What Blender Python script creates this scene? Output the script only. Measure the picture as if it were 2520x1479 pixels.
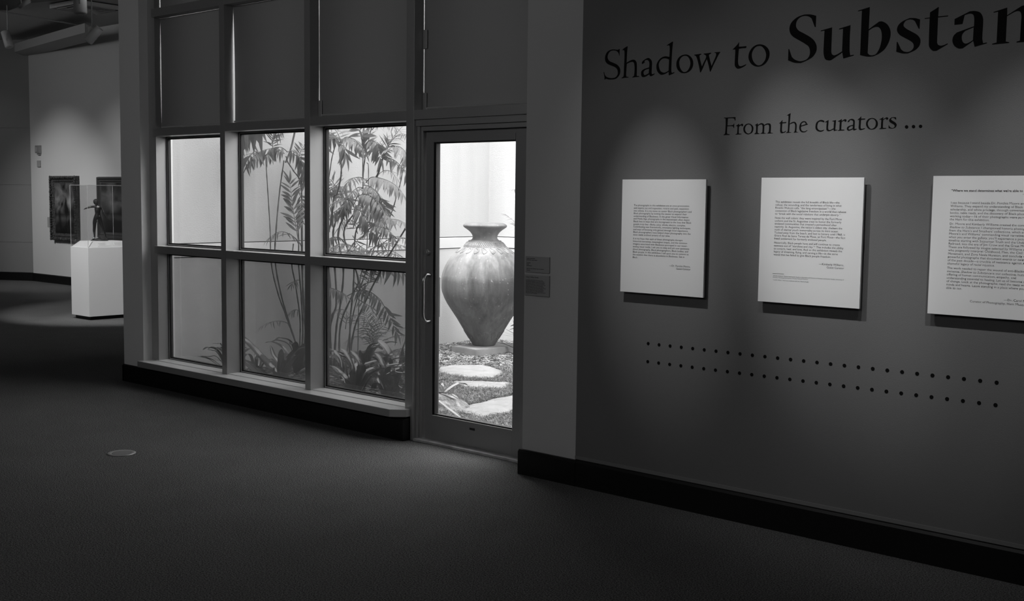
import bpy, bmesh, math, random
from mathutils import Vector, Matrix

for o in list(bpy.data.objects):
    bpy.data.objects.remove(o, do_unlink=True)
SC = bpy.context.scene
COL = SC.collection
R = math.radians
random.seed(7)

# ------------------------------------------------------------------ camera
EYE = 1.6
PITCH, ROLL, YAW, FPX = R(5.054318), R(0.721380), R(-41.593376), 2850.0

def _dir(u, v, w):
    """camera space (right, down, forward) -> world direction"""
    cr, sr = math.cos(ROLL), math.sin(ROLL)
    a, b = cr*u + sr*v, -sr*u + cr*v
    cp, sp = math.cos(PITCH), math.sin(PITCH)
    yr, z = cp*w + sp*(-b), -sp*w + cp*(-b)
    cy, sy = math.cos(YAW), math.sin(YAW)
    return Vector((cy*a + sy*yr, -sy*a + cy*yr, z))

cam_d = bpy.data.cameras.new('camera')
cam = bpy.data.objects.new('camera', cam_d); COL.objects.link(cam)
X, Y, Z = _dir(1, 0, 0), -_dir(0, 1, 0), -_dir(0, 0, 1)
m = Matrix((X, Y, Z)).transposed().to_4x4()
m.translation = Vector((0, 0, EYE))
cam.matrix_world = m
cam_d.sensor_fit = 'HORIZONTAL'; cam_d.sensor_width = 36.0
cam_d.lens = FPX/2520*36.0
cam_d.clip_start = 0.05; cam_d.clip_end = 200
SC.camera = cam

def ray(px, py):
    return _dir((px-1260)/FPX, (py-739.5)/FPX, 1.0)
def on_y(px, py, y):            # point of the real wall plane y = const
    d = ray(px, py); t = y/d.y
    return Vector((d.x*t, y, EYE + d.z*t))
def on_x(px, py, x):
    d = ray(px, py); t = x/d.x
    return Vector((x, d.y*t, EYE + d.z*t))
def on_z(px, py, z=0.0):
    d = ray(px, py); t = (z-EYE)/d.z
    return Vector((d.x*t, d.y*t, z))

# ------------------------------------------------------------------ world, exposure, lights
SC.view_settings.view_transform = 'Standard'
SC.view_settings.look = 'None'
SC.view_settings.gamma = 1.0
SC.view_settings.use_curve_mapping = False
SC.view_settings.exposure = 0.0
SKY = 8.0
AMB = 1.0
w = bpy.data.worlds.new('sky'); SC.world = w; w.use_nodes = True
nt = w.node_tree; nt.nodes.clear()
out = nt.nodes.new('ShaderNodeOutputWorld'); bg = nt.nodes.new('ShaderNodeBackground')
tc = nt.nodes.new('ShaderNodeTexCoord'); sep = nt.nodes.new('ShaderNodeSeparateXYZ')
rmp = nt.nodes.new('ShaderNodeValToRGB')
rmp.color_ramp.elements[0].position = 0.0; rmp.color_ramp.elements[0].color = (.62, .62, .62, 1)
rmp.color_ramp.elements[1].position = 0.9; rmp.color_ramp.elements[1].color = (1, 1, 1, 1)
nt.links.new(tc.outputs['Generated'], sep.inputs[0]); nt.links.new(sep.outputs['Z'], rmp.inputs[0])
nt.links.new(rmp.outputs[0], bg.inputs[0]); bg.inputs[1].default_value = SKY
nt.links.new(bg.outputs[0], out.inputs[0])

def add_sun(direction, strength, angle):
    l = bpy.data.lights.new('sun', 'SUN'); l.energy = strength; l.angle = R(angle)
    o = bpy.data.objects.new('sun', l); COL.objects.link(o)
    o.rotation_euler = Vector(direction).to_track_quat('-Z', 'Y').to_euler()
    return o
# thin overcast: a very soft sun high over the far end of the courtyard
add_sun((-0.08, 0.40, -0.91), 10.5, 30)

def area(loc, target, sx, sy, power, name='ambient_fill', spread=180):
    l = bpy.data.lights.new(name, 'AREA'); l.shape = 'RECTANGLE'; l.size = sx; l.size_y = sy
    l.energy = power; l.spread = R(spread)
    o = bpy.data.objects.new(name, l); COL.objects.link(o); o.location = loc
    o.rotation_euler = (Vector(target)-Vector(loc)).to_track_quat('-Z', 'Y').to_euler()
    return o
def spot(loc, target, power, deg, blend=.6, rad=.03, name='spot_source'):
    l = bpy.data.lights.new(name, 'SPOT'); l.energy = power; l.spot_size = R(deg)
    l.spot_blend = blend; l.shadow_soft_size = rad
    o = bpy.data.objects.new(name, l); COL.objects.link(o); o.location = loc
    o.rotation_euler = (Vector(target)-Vector(loc)).to_track_quat('-Z', 'Y').to_euler()
    return o
# unseen area fills, added for the dim general light of both galleries
area((-6.0, -2.6, 3.7), (-7.2, 5.2, 2.3), 5.0, 1.2, 15*AMB, spread=120)
area((-2.2, -1.6, 3.9), (-3.0, 5.0, 1.6), 4.0, 1.2, 16*AMB, spread=170)
area((-17.5, 4.8, 4.1), (-18.9, 9.88, 3.2), 4.0, 1.0, 22, spread=150)
# track spots on the title wall
SPOTS = [((-3.60, 3.25, 4.05), (-3.42, 5.0, 1.40), 225, 18),
         ((-3.35, 3.25, 4.05), (-2.56, 5.0, 1.54), 260, 20),
         ((-2.10, 3.25, 4.05), (-2.30, 5.0, 1.42), 130, 22),
         ((-0.85, 3.25, 4.05), (-1.60, 5.0, 1.48), 230, 22)]
for a, b, p, d in SPOTS:
    spot(a, b, p*.86, d, 1.0, .02)
    spot(a, (b[0], b[1], b[2]-.05), p*.13, d*2.1, 1.0, .05)       # the soft spill round each beam
# far gallery spots: the display case and the paintings
spot((-12.3, 5.6, 3.95), (-13.85, 7.65, 0.75), 540, 40, .5, .04)
spot((-14.6, 5.6, 3.95), (-13.9, 7.60, 0.95), 160, 30, .5, .04)
spot((-18.6, 5.6, 4.1), (-19.2, 9.88, .85), 420, 50, 1, .05)
spot((-16.4, 5.6, 4.1), (-17.0, 9.88, 1.0), 230, 50, 1, .05)
spot((-20.3, 7.6, 4.1), (-20.9, 9.6, 2.0), 10, 60, 1, .05)

# ------------------------------------------------------------------ materials
def mat(name, g, rough=.6, metal=0, bump=None, var=None, spec=.5, coat=0, extra=None):
    """g grey albedo; bump=(scale, strength, detail); var=(scale, amount) colour mottling"""
    M = bpy.data.materials.new(name); M.use_nodes = True
    t = M.node_tree; b = t.nodes['Principled BSDF']
    b.inputs['Base Color'].default_value = (g, g, g, 1)
    b.inputs['Roughness'].default_value = rough; b.inputs['Metallic'].default_value = metal
    b.inputs['Specular IOR Level'].default_value = spec
    b.inputs['Coat Weight'].default_value = coat
    if bump or var:
        c = t.nodes.new('ShaderNodeTexCoord')
    if var:
        n = t.nodes.new('ShaderNodeTexNoise'); n.inputs['Scale'].default_value = var[0]; n.inputs['Detail'].default_value = 6
        t.links.new(c.outputs['Object'], n.inputs['Vector'])
        mr = t.nodes.new('ShaderNodeMapRange'); mr.inputs[1].default_value = .3; mr.inputs[2].default_value = .7
        mr.inputs[3].default_value = g*(1-var[1]); mr.inputs[4].default_value = min(1, g*(1+var[1]))
        t.links.new(n.outputs[0], mr.inputs[0]); t.links.new(mr.outputs[0], b.inputs['Base Color'])
    if bump:
        n = t.nodes.new('ShaderNodeTexNoise'); n.inputs['Scale'].default_value = bump[0]
        n.inputs['Detail'].default_value = bump[2] if len(bump) > 2 else 3
        t.links.new(c.outputs['Object'], n.inputs['Vector'])
        bp = t.nodes.new('ShaderNodeBump'); bp.inputs['Strength'].default_value = bump[1]
        bp.inputs['Distance'].default_value = bump[3] if len(bump) > 3 else .01
        t.links.new(n.outputs[0], bp.inputs['Height']); t.links.new(bp.outputs[0], b.inputs['Normal'])
    return M

def glass(name, tint=.96, haze=0.0, hscale=2.0, zfade=None):
    """thin pane: transparent + fresnel reflection + a film of dust"""
    M = bpy.data.materials.new(name); M.use_nodes = True
    t = M.node_tree; t.nodes.clear(); L = t.links.new
    o = t.nodes.new('ShaderNodeOutputMaterial')
    tr = t.nodes.new('ShaderNodeBsdfTransparent'); tr.inputs[0].default_value = (tint, tint, tint, 1)
    gl = t.nodes.new('ShaderNodeBsdfGlossy'); gl.inputs['Roughness'].default_value = 0.0
    lw = t.nodes.new('ShaderNodeLayerWeight'); lw.inputs[0].default_value = .5      # Schlick fresnel, the same from both sides
    pw = t.nodes.new('ShaderNodeMath'); pw.operation = 'POWER'; pw.inputs[1].default_value = 5
    fr = t.nodes.new('ShaderNodeMath'); fr.operation = 'MULTIPLY_ADD'; fr.inputs[1].default_value = .96; fr.inputs[2].default_value = .035
    L(lw.outputs['Facing'], pw.inputs[0]); L(pw.outputs[0], fr.inputs[0])
    mx = t.nodes.new('ShaderNodeMixShader')
    L(fr.outputs[0], mx.inputs[0]); L(tr.outputs[0], mx.inputs[1]); L(gl.outputs[0], mx.inputs[2])
    last = mx
    if haze > 0:
        di = t.nodes.new('ShaderNodeBsdfTranslucent'); di.inputs[0].default_value = (.8, .8, .8, 1)
        c = t.nodes.new('ShaderNodeTexCoord'); n = t.nodes.new('ShaderNodeTexNoise')
        n.inputs['Scale'].default_value = hscale; n.inputs['Detail'].default_value = 5
        L(c.outputs['Object'], n.inputs[0])
        mr = t.nodes.new('ShaderNodeMapRange'); mr.inputs[1].default_value = .35; mr.inputs[2].default_value = .75
        mr.inputs[3].default_value = haze*.35; mr.inputs[4].default_value = haze
        L(n.outputs[0], mr.inputs[0])
        m2 = t.nodes.new('ShaderNodeMixShader'); L(mr.outputs[0], m2.inputs[0]); L(mx.outputs[0], m2.inputs[1]); L(di.outputs[0], m2.inputs[2])
        last = m2
    L(last.outputs[0], o.inputs[0])
    return M

M_white = mat('pale_wall_paint', .62, .75, bump=(220, .08))
M_oblique = mat('darkened_panelled_wall', .22, .7, bump=(250, .05))  # paint darkened in place of keeping spot light off this wall
M_column = mat('lightened_column_paint', .80, .7, bump=(260, .06))  # pillar paint made lighter in place of a spot on the column
M_wallpale = mat('pillar_paint', .52, .7, bump=(260, .06))
M_dark = mat('grey_wall_paint', .145, .62, bump=(240, .08))
M_darktrim = mat('grey_trim_paint', .2, .35)
M_black = mat('black_baseboard', .006, .45, spec=.3)
M_frame = mat('painted_aluminium', .46, .40, metal=.55, bump=(300, .03))
M_door = mat('painted_door_aluminium', .36, .42, metal=.5, bump=(300, .03))
M_gasket = mat('black_gasket', .008, .5)
M_alu = mat('mill_aluminium', .5, .4, metal=.2)
M_sill_lit = mat('daylit_sill_white', .88, .3, bump=(200, .03))  # near-white, paints daylight onto the sill's upward faces
M_blind = mat('roller_blind_fabric', .44, .85, bump=(900, .15))
M_ceil = mat('ceiling_paint', .25, .8)
M_ceil2 = mat('far_ceiling_paint', .42, .8)
M_steel = mat('brushed_steel', .5, .28, metal=1)
M_board = mat('white_panel', .82, .5, bump=(500, .03))
M_ink = mat('black_print', .015, .6)
M_vinyl = mat('black_vinyl', .005, .75, spec=.08)
M_label = mat('grey_label_card', .34, .5)
M_plinth = mat('white_plinth_paint', .78, .45, bump=(250, .03))
M_bronze = mat('dark_bronze', .03, .22, metal=.3, coat=1, bump=(60, .25, 4, .004))
M_gilt = mat('carved_dark_gilt', .07, .45, metal=.3, bump=(60, 1, 6, .02), var=(40, .7))
M_gilt2 = mat('plain_dark_gilt', .1, .45, metal=.3, bump=(90, .2))
M_track = mat('track_light_housing', .30, .5)
M_canvas_d = mat('dark', .02)
G_up = glass('upper_window_glass', .84, .015)
G_low = glass('lower_window_glass', .47, .04, 1.6)
G_door = glass('door_glass', .97, .012)
G_case = glass('acrylic_sheet', .955, .02)
M_acr = mat('acrylic_edge', .38, .3)
M_leaf = mat('palm_leaf', .085, .38, var=(9, .35), spec=.5)
M_leafl = mat('pale_palm_leaf', .17, .4, var=(9, .3))  # paler copy of the palm leaf
M_cane = mat('palm_cane', .07, .55, var=(30, .4))
M_strap = mat('strap_leaf', .028, .17, var=(6, .4), spec=1.0)
M_grass = mat('mondo_grass', .135, .42, var=(26, .65))
M_chip = mat('bark_chip', .16, .75, var=(9, .85))
M_soil = mat('dark_soil', .04, .9, bump=(60, .8, 6, .03), var=(20, .5))
M_stone = mat('limestone_slab', .25, .8, bump=(18, .7, 8, .02), var=(7, .16))
M_pad = mat('concrete_pad', .2, .85, bump=(120, .5, 6, .006), var=(5, .3))
M_cover = mat('floor_box_steel', .34, .4, metal=.4, bump=(200, .2))

def leafy(M, amt=.25, col=.35):
    """let some daylight through the leaves"""
    t = M.node_tree; b = t.nodes['Principled BSDF']; o = [n for n in t.nodes if n.type == 'OUTPUT_MATERIAL'][0]
    tl = t.nodes.new('ShaderNodeBsdfTranslucent'); tl.inputs[0].default_value = (col, col, col, 1)
    mx = t.nodes.new('ShaderNodeMixShader'); mx.inputs[0].default_value = amt
    t.links.new(b.outputs[0], mx.inputs[1]); t.links.new(tl.outputs[0], mx.inputs[2]); t.links.new(mx.outputs[0], o.inputs[0])
leafy(M_leaf); leafy(M_leafl, .35, .5); leafy(M_grass, .2, .4)

def make_carpet():
    M = bpy.data.materials.new('loop_carpet'); M.use_nodes = True; t = M.node_tree; L = t.links.new
    b = t.nodes['Principled BSDF']; b.inputs['Roughness'].default_value = .95; b.inputs['Specular IOR Level'].default_value = .15
    c = t.nodes.new('ShaderNodeTexCoord')
    n1 = t.nodes.new('ShaderNodeTexNoise'); n1.inputs['Scale'].default_value = 150; n1.inputs['Detail'].default_value = 3
    n2 = t.nodes.new('ShaderNodeTexNoise'); n2.inputs['Scale'].default_value = 3; n2.inputs['Detail'].default_value = 4
    v = t.nodes.new('ShaderNodeTexVoronoi'); v.inputs['Scale'].default_value = 160
    for n in (n1, n2, v): L(c.outputs['Object'], n.inputs['Vector'])
    mr = t.nodes.new('ShaderNodeMapRange'); mr.inputs[1].default_value = .3; mr.inputs[2].default_value = .7
    mr.inputs[3].default_value = .012; mr.inputs[4].default_value = .225
    L(n1.outputs[0], mr.inputs[0])
    m2 = t.nodes.new('ShaderNodeMapRange'); m2.inputs[3].default_value = .88; m2.inputs[4].default_value = 1.12
    L(n2.outputs[0], m2.inputs[0])
    mu = t.nodes.new('ShaderNodeMath'); mu.operation = 'MULTIPLY'; L(mr.outputs[0], mu.inputs[0]); L(m2.outputs[0], mu.inputs[1])
    L(mu.outputs[0], b.inputs['Base Color'])
    bp = t.nodes.new('ShaderNodeBump'); bp.inputs['Strength'].default_value = .7; bp.inputs['Distance'].default_value = .006
    L(v.outputs[0], bp.inputs['Height']); L(bp.outputs[0], b.inputs['Normal'])
    return M
M_carpet = make_carpet()

def make_stucco(name, g, low=None):
    """rendered wall: fine pitted relief and faint rain streaks"""
    M = bpy.data.materials.new(name); M.use_nodes = True; t = M.node_tree; L = t.links.new
    b = t.nodes['Principled BSDF']; b.inputs['Roughness'].default_value = .9
    c = t.nodes.new('ShaderNodeTexCoord')
    mp = t.nodes.new('ShaderNodeMapping'); mp.inputs['Scale'].default_value = (3, 3, .35); L(c.outputs['Object'], mp.inputs[0])
    n2 = t.nodes.new('ShaderNodeTexNoise'); n2.inputs['Scale'].default_value = 1.6; n2.inputs['Detail'].default_value = 6; L(mp.outputs[0], n2.inputs[0])
    m2 = t.nodes.new('ShaderNodeMapRange'); m2.inputs[1].default_value = .35; m2.inputs[2].default_value = .65
    m2.inputs[3].default_value = g*.90; m2.inputs[4].default_value = g
    L(n2.outputs[0], m2.inputs[0]); L(m2.outputs[0], b.inputs['Base Color'])
    n = t.nodes.new('ShaderNodeTexNoise'); n.inputs['Scale'].default_value = 80; n.inputs['Detail'].default_value = 5
    L(c.outputs['Object'], n.inputs[0])
    bp = t.nodes.new('ShaderNodeBump'); bp.inputs['Strength'].default_value = .22; bp.inputs['Distance'].default_value = .010
    L(n.outputs[0], bp.inputs['Height']); L(bp.outputs[0], b.inputs['Normal'])
    return M
M_stucco = make_stucco('white_stucco', .47)
M_stucco_low = make_stucco('lower_stucco', .55)  # slightly paler than the upper stucco
M_band = mat('smooth_stucco_band', .56, .8, bump=(40, .1))

def make_terracotta():
    M = bpy.data.materials.new('weathered_terracotta'); M.use_nodes = True; t = M.node_tree; L = t.links.new
    b = t.nodes['Principled BSDF']; b.inputs['Roughness'].default_value = .75
    c = t.nodes.new('ShaderNodeTexCoord'); s = t.nodes.new('ShaderNodeSeparateXYZ'); L(c.outputs['Object'], s.inputs[0])
    # vertical weathering streaks
    mp = t.nodes.new('ShaderNodeMapping'); mp.inputs['Scale'].default_value = (7, 7, 1.0); L(c.outputs['Object'], mp.inputs[0])
    n = t.nodes.new('ShaderNodeTexNoise'); n.inputs['Scale'].default_value = 1.2; n.inputs['Detail'].default_value = 8; n.inputs['Roughness'].default_value = .65
    L(mp.outputs[0], n.inputs[0])
    r1 = t.nodes.new('ShaderNodeMapRange'); r1.inputs[1].default_value = .3; r1.inputs[2].default_value = .7
    r1.inputs[3].default_value = .09; r1.inputs[4].default_value = .22; L(n.outputs[0], r1.inputs[0])
    # tone bands by height (darker in the lower belly)
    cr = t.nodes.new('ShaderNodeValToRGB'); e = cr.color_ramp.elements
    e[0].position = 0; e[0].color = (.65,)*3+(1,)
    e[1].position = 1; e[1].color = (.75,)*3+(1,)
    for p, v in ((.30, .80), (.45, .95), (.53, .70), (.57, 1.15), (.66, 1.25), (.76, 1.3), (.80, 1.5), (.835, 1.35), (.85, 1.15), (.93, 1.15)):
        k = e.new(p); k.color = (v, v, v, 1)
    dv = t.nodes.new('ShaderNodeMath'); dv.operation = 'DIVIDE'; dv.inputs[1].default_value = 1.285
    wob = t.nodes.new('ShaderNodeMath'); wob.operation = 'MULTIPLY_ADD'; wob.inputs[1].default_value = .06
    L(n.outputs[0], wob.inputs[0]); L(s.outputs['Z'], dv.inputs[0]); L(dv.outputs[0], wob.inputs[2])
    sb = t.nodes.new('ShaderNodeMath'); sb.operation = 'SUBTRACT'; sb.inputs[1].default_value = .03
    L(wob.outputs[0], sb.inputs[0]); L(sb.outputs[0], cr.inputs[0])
    mu = t.nodes.new('ShaderNodeMath'); mu.operation = 'MULTIPLY'; L(r1.outputs[0], mu.inputs[0]); L(cr.outputs[0], mu.inputs[1])
    # irregular dark stain on one shoulder, also painting the jar's shaded right side
    vs = t.nodes.new('ShaderNodeVectorMath'); vs.operation = 'SUBTRACT'; vs.inputs[1].default_value = (.40, -.06, .66); L(c.outputs['Object'], vs.inputs[0])
    ln = t.nodes.new('ShaderNodeVectorMath'); ln.operation = 'LENGTH'; L(vs.outputs[0], ln.inputs[0])
    an = t.nodes.new('ShaderNodeMath'); an.operation = 'MULTIPLY_ADD'; an.inputs[1].default_value = .55; L(n.outputs[0], an.inputs[0]); L(ln.outputs['Value'], an.inputs[2])
    st = t.nodes.new('ShaderNodeMapRange'); st.inputs[1].default_value = .42; st.inputs[2].default_value = .78; st.inputs[3].default_value = .38; st.inputs[4].default_value = 1.0; L(an.outputs[0], st.inputs[0])
    mu0 = mu; mu = t.nodes.new('ShaderNodeMath'); mu.operation = 'MULTIPLY'; L(mu0.outputs[0], mu.inputs[0]); L(st.outputs[0], mu.inputs[1])
    # lime specks
    v2 = t.nodes.new('ShaderNodeTexNoise'); v2.inputs['Scale'].default_value = 38; v2.inputs['Detail'].default_value = 4; L(c.outputs['Object'], v2.inputs[0])
    gt = t.nodes.new('ShaderNodeMapRange'); gt.inputs[1].default_value = .66; gt.inputs[2].default_value = .72; L(v2.outputs[0], gt.inputs[0])
    ad = t.nodes.new('ShaderNodeMath'); ad.operation = 'MULTIPLY_ADD'; ad.inputs[1].default_value = .14
    L(gt.outputs[0], ad.inputs[0]); L(mu.outputs[0], ad.inputs[2]); L(ad.outputs[0], b.inputs['Base Color'])
    n3 = t.nodes.new('ShaderNodeTexNoise'); n3.inputs['Scale'].default_value = 60; n3.inputs['Detail'].default_value = 5; L(c.outputs['Object'], n3.inputs[0])
    bp = t.nodes.new('ShaderNodeBump'); bp.inputs['Strength'].default_value = .3; bp.inputs['Distance'].default_value = .006
    L(n3.outputs[0], bp.inputs['Height']); L(bp.outputs[0], b.inputs['Normal'])
    return M
M_terra = make_terracotta()

def make_painting(name, seed, hi, lo):
    """a vague dark landscape: glowing sky over dark ground"""
    M = bpy.data.materials.new(name); M.use_nodes = True; t = M.node_tree; L = t.links.new
    b = t.nodes['Principled BSDF']; b.inputs['Roughness'].default_value = .45
    c = t.nodes.new('ShaderNodeTexCoord'); s = t.nodes.new('ShaderNodeSeparateXYZ'); L(c.outputs['Generated'], s.inputs[0])
    n = t.nodes.new('ShaderNodeTexNoise'); n.inputs['Scale'].default_value = 3.2; n.inputs['Detail'].default_value = 7; n.inputs['Distortion'].default_value = .8
    mp = t.nodes.new('ShaderNodeMapping'); mp.inputs['Location'].default_value = (seed, 0, seed); L(c.outputs['Generated'], mp.inputs[0]); L(mp.outputs[0], n.inputs[0])
    cr = t.nodes.new('ShaderNodeValToRGB'); e = cr.color_ramp.elements
    e[0].position = 0; e[0].color = (.0, .0, .0, 1); e[1].position = 1; e[1].color = (.35, .35, .35, 1)
    for p, v in ((.22, .12), (.30, .35), (.38, .1), (.46, .6), (.6, 1.0), (.8, .6)):
        k = e.new(p); k.color = (v, v, v, 1)
    L(s.outputs['Z'], cr.inputs[0])
    r = t.nodes.new('ShaderNodeMapRange'); r.inputs[1].default_value = .35; r.inputs[2].default_value = .7; r.inputs[3].default_value = lo; r.inputs[4].default_value = hi
    L(n.outputs[0], r.inputs[0])
    mu = t.nodes.new('ShaderNodeMath'); mu.operation = 'MULTIPLY_ADD'; mu.inputs[2].default_value = .006
    L(r.outputs[0], mu.inputs[0]); L(cr.outputs[0], mu.inputs[1]); L(mu.outputs[0], b.inputs['Base Color'])
    return M

# ------------------------------------------------------------------ mesh helpers
def link(name, me, mt=None, parent=None):
    o = bpy.data.objects.new(name, me); COL.objects.link(o)
    if mt is not None and hasattr(me, 'materials') and len(me.materials) == 0: me.materials.append(mt)
    if parent is not None: o.parent = parent
    return o
def obj(name, bm, mt, parent=None, smooth=False, loc=None):
    me = bpy.data.meshes.new(name); bm.normal_update(); bm.to_mesh(me); bm.free()
    if smooth:
        for p in me.polygons: p.use_smooth = True
    o = link(name, me, mt, parent)
    if loc is not None: o.location = loc
    return o
def empty(name, loc=(0, 0, 0)):
    o = bpy.data.objects.new(name, None); COL.objects.link(o); o.location = loc
    o.empty_display_size = .1
    return o
def tag(o, label, cat, group=None):
    o['label'] = label; o['category'] = cat
    if group: o['group'] = group
    return o
def struct(o):
    o['kind'] = 'structure'; return o
def box(bm, x0, x1, y0, y1, z0, z1):
    vs = [bm.verts.new(p) for p in ((x0,y0,z0),(x1,y0,z0),(x1,y1,z0),(x0,y1,z0),(x0,y0,z1),(x1,y0,z1),(x1,y1,z1),(x0,y1,z1))]
    for f in ((0,3,2,1),(4,5,6,7),(0,1,5,4),(1,2,6,5),(2,3,7,6),(3,0,4,7)):
        bm.faces.new([vs[i] for i in f])
def bx(name, dims, mt, parent=None, bevel=0, origin=None):
    """box from absolute bounds; with a parent that is offset, pass origin=parent.location"""
    bm = bmesh.new(); d = list(dims)
    if origin is not None:
        d = [d[0]-origin[0], d[1]-origin[0], d[2]-origin[1], d[3]-origin[1], d[4]-origin[2], d[5]-origin[2]]
    box(bm, *d)
    if bevel: bmesh.ops.bevel(bm, geom=bm.edges[:], offset=bevel, segments=2, affect='EDGES', profile=.7)
    return obj(name, bm, mt, parent)
def prism(bm, pts, z0, z1):
    a = [bm.verts.new((p[0], p[1], z0)) for p in pts]; b = [bm.verts.new((p[0], p[1], z1)) for p in pts]
    n = len(pts); bm.faces.new(a[::-1]); bm.faces.new(b)
    for i in range(n): bm.faces.new((a[i], a[(i+1) % n], b[(i+1) % n], b[i]))
def tube(bm, pts, rads, seg=8, cap=True):
    pts = [Vector(p) for p in pts]
    if not hasattr(rads, '__len__'): rads = [rads]*len(pts)
    rings = []; ref = None
    for i, p in enumerate(pts):
        t = (pts[min(i+1, len(pts)-1)]-pts[max(i-1, 0)]).normalized()
        if ref is None: ref = Vector((0, 0, 1)) if abs(t.z) < .9 else Vector((1, 0, 0))
        s = t.cross(ref).normalized(); u = s.cross(t).normalized(); ref = u
        rings.append([bm.verts.new(p+(s*math.cos(2*math.pi*k/seg)+u*math.sin(2*math.pi*k/seg))*rads[i]) for k in range(seg)])
    for a, b in zip(rings, rings[1:]):
        for k in range(seg): bm.faces.new((a[k], a[(k+1) % seg], b[(k+1) % seg], b[k]))
    if cap: bm.faces.new(rings[0][::-1]); bm.faces.new(rings[-1])
def lathe(bm, prof, seg=64, close=True):
    rings = []
    for r, z in prof:
        rings.append([bm.verts.new((r*math.cos(2*math.pi*k/seg), r*math.sin(2*math.pi*k/seg), z)) for k in range(seg)])
    for a, b in zip(rings, rings[1:]):
        for k in range(seg): bm.faces.new((a[k], a[(k+1) % seg], b[(k+1) % seg], b[k]))
    if close: bm.faces.new(rings[0][::-1]); bm.faces.new(rings[-1])
def smooth_path(pts, n=6):
    """Catmull-Rom through the points"""
    P = [Vector(p) for p in pts]; P = [2*P[0]-P[1]]+P+[2*P[-1]-P[-2]]; o = []
    for i in range(1, len(P)-2):
        a, b, c, d = P[i-1:i+3]
        for k in range(n):
            t = k/n
            o.append(.5*((2*b)+(c-a)*t+(2*a-5*b+4*c-d)*t*t+(3*b-a-3*c+d)*t**3))
    o.append(P[-2]); return o

# ================================================================== STRUCTURE
GZ = -0.02                                   # garden ground level
bm = bmesh.new(); prism(bm, [(-30, -6), (5, -6), (5, 5.22), (-9.1, 5.22), (-9.1, 13), (-30, 13)], -.12, 0)
struct(obj('floor', bm, M_carpet))
bm = bmesh.new(); box(bm, -30, 5.2, -6.2, 5.5, 4.3, 4.5); box(bm, -30, -9.05, 5.5, 13, 4.3, 4.5)
struct(obj('ceiling', bm, M_ceil2))

# title wall (grey), the pale pillar beside the door, and the walls behind the camera
bm = bmesh.new(); box(bm, -3.965, 5.0, 5.02, 5.45, .147, 4.3)
wr = struct(obj('wall_right', bm, M_dark))
bm = bmesh.new(); box(bm, -3.965, 5.0, 5.014, 5.02, .150, .168)
struct(obj('trim_5', bm, M_darktrim))
struct(bx('wall_pillar', (-4.362, -3.966, 5.02, 5.45, 0, 4.3), M_wallpale))
struct(bx('wall_east', (5.0, 5.2, -6.2, 5.45, 0, 4.3), M_white))
struct(bx('wall_south', (-30, 5.2, -6.2, -6.0, 0, 4.3), M_white))
struct(bx('wall_west', (-30.2, -30, -6.2, 13, 0, 4.3), M_white))
# baseboards
def base_profile(bm, x0, x1, y0, y1, h, b=.012):
    """board with a bevelled top front edge, front face at y0"""
    P = [(y1, 0), (y0, 0), (y0, h-b), (y0+b*.8, h), (y1, h)]
    A = [bm.verts.new((x0, p[0], p[1])) for p in P]; B = [bm.verts.new((x1, p[0], p[1])) for p in P]
    bm.faces.new(A); bm.faces.new(B[::-1])
    for i in range(5): bm.faces.new((A[i], B[i], B[(i+1) % 5], A[(i+1) % 5]))
bm = bmesh.new(); base_profile(bm, -3.945, 5.0, 4.995, 5.05, .147); struct(obj('baseboard_right', bm, M_black))
bm = bmesh.new(); base_profile(bm, -4.372, -3.947, 4.993, 5.05, .145); struct(obj('baseboard_pillar', bm, M_black))

# column at the left of the glazing
struct(bx('wall_column', (-9.0, -8.69, 5.15, 5.45, 0, 4.3), M_column))
bm = bmesh.new(); base_profile(bm, -9.008, -5.50, 5.135, 5.2, .145); base_profile(bm, -9.008, -8.99, 5.135, 5.46, .145)
struct(obj('baseboard_left', bm, M_black))

# ---------------------------------------------------------------- curtain wall
YF, YG = 5.20, 5.335          # front face of the mullions, plane of the glass
win = struct(empty('window_1', (-8.6, YF, 0)))
O = win.location
def wpart(name, d, mt, bevel=.002, parent=None):
    return bx(name, d, mt, parent or win, bevel, origin=O)
MX = [(-8.69, -8.585), (-7.631, -7.567), (-6.601, -6.540), (-5.552, -5.478)]
for i, (a, b) in enumerate(MX):
    wpart('mullion', (a, b, YF+(.03 if i == 0 else 0), 5.37, .205 if i < 3 else 0, 4.3), M_frame)
TZ = [(1.110, 1.169), (2.082, 2.143), (3.028, 3.094), (4.0, 4.06)]
bays = [(-8.585, -7.631), (-7.567, -6.601), (-6.540, -5.552), (-5.478, -4.362)]
for k, (z0, z1) in enumerate(TZ):
    for j, (a, b) in enumerate(bays):
        if j == 3 and k == 0: continue
        dz = {0: 0, 1: [-.014, -.002, .008, .013][j], 2: 0, 3: 0}[k]
        wpart('transom', (a, b, YF+.001, 5.37, z0+dz, z1+dz), M_frame)
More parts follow.
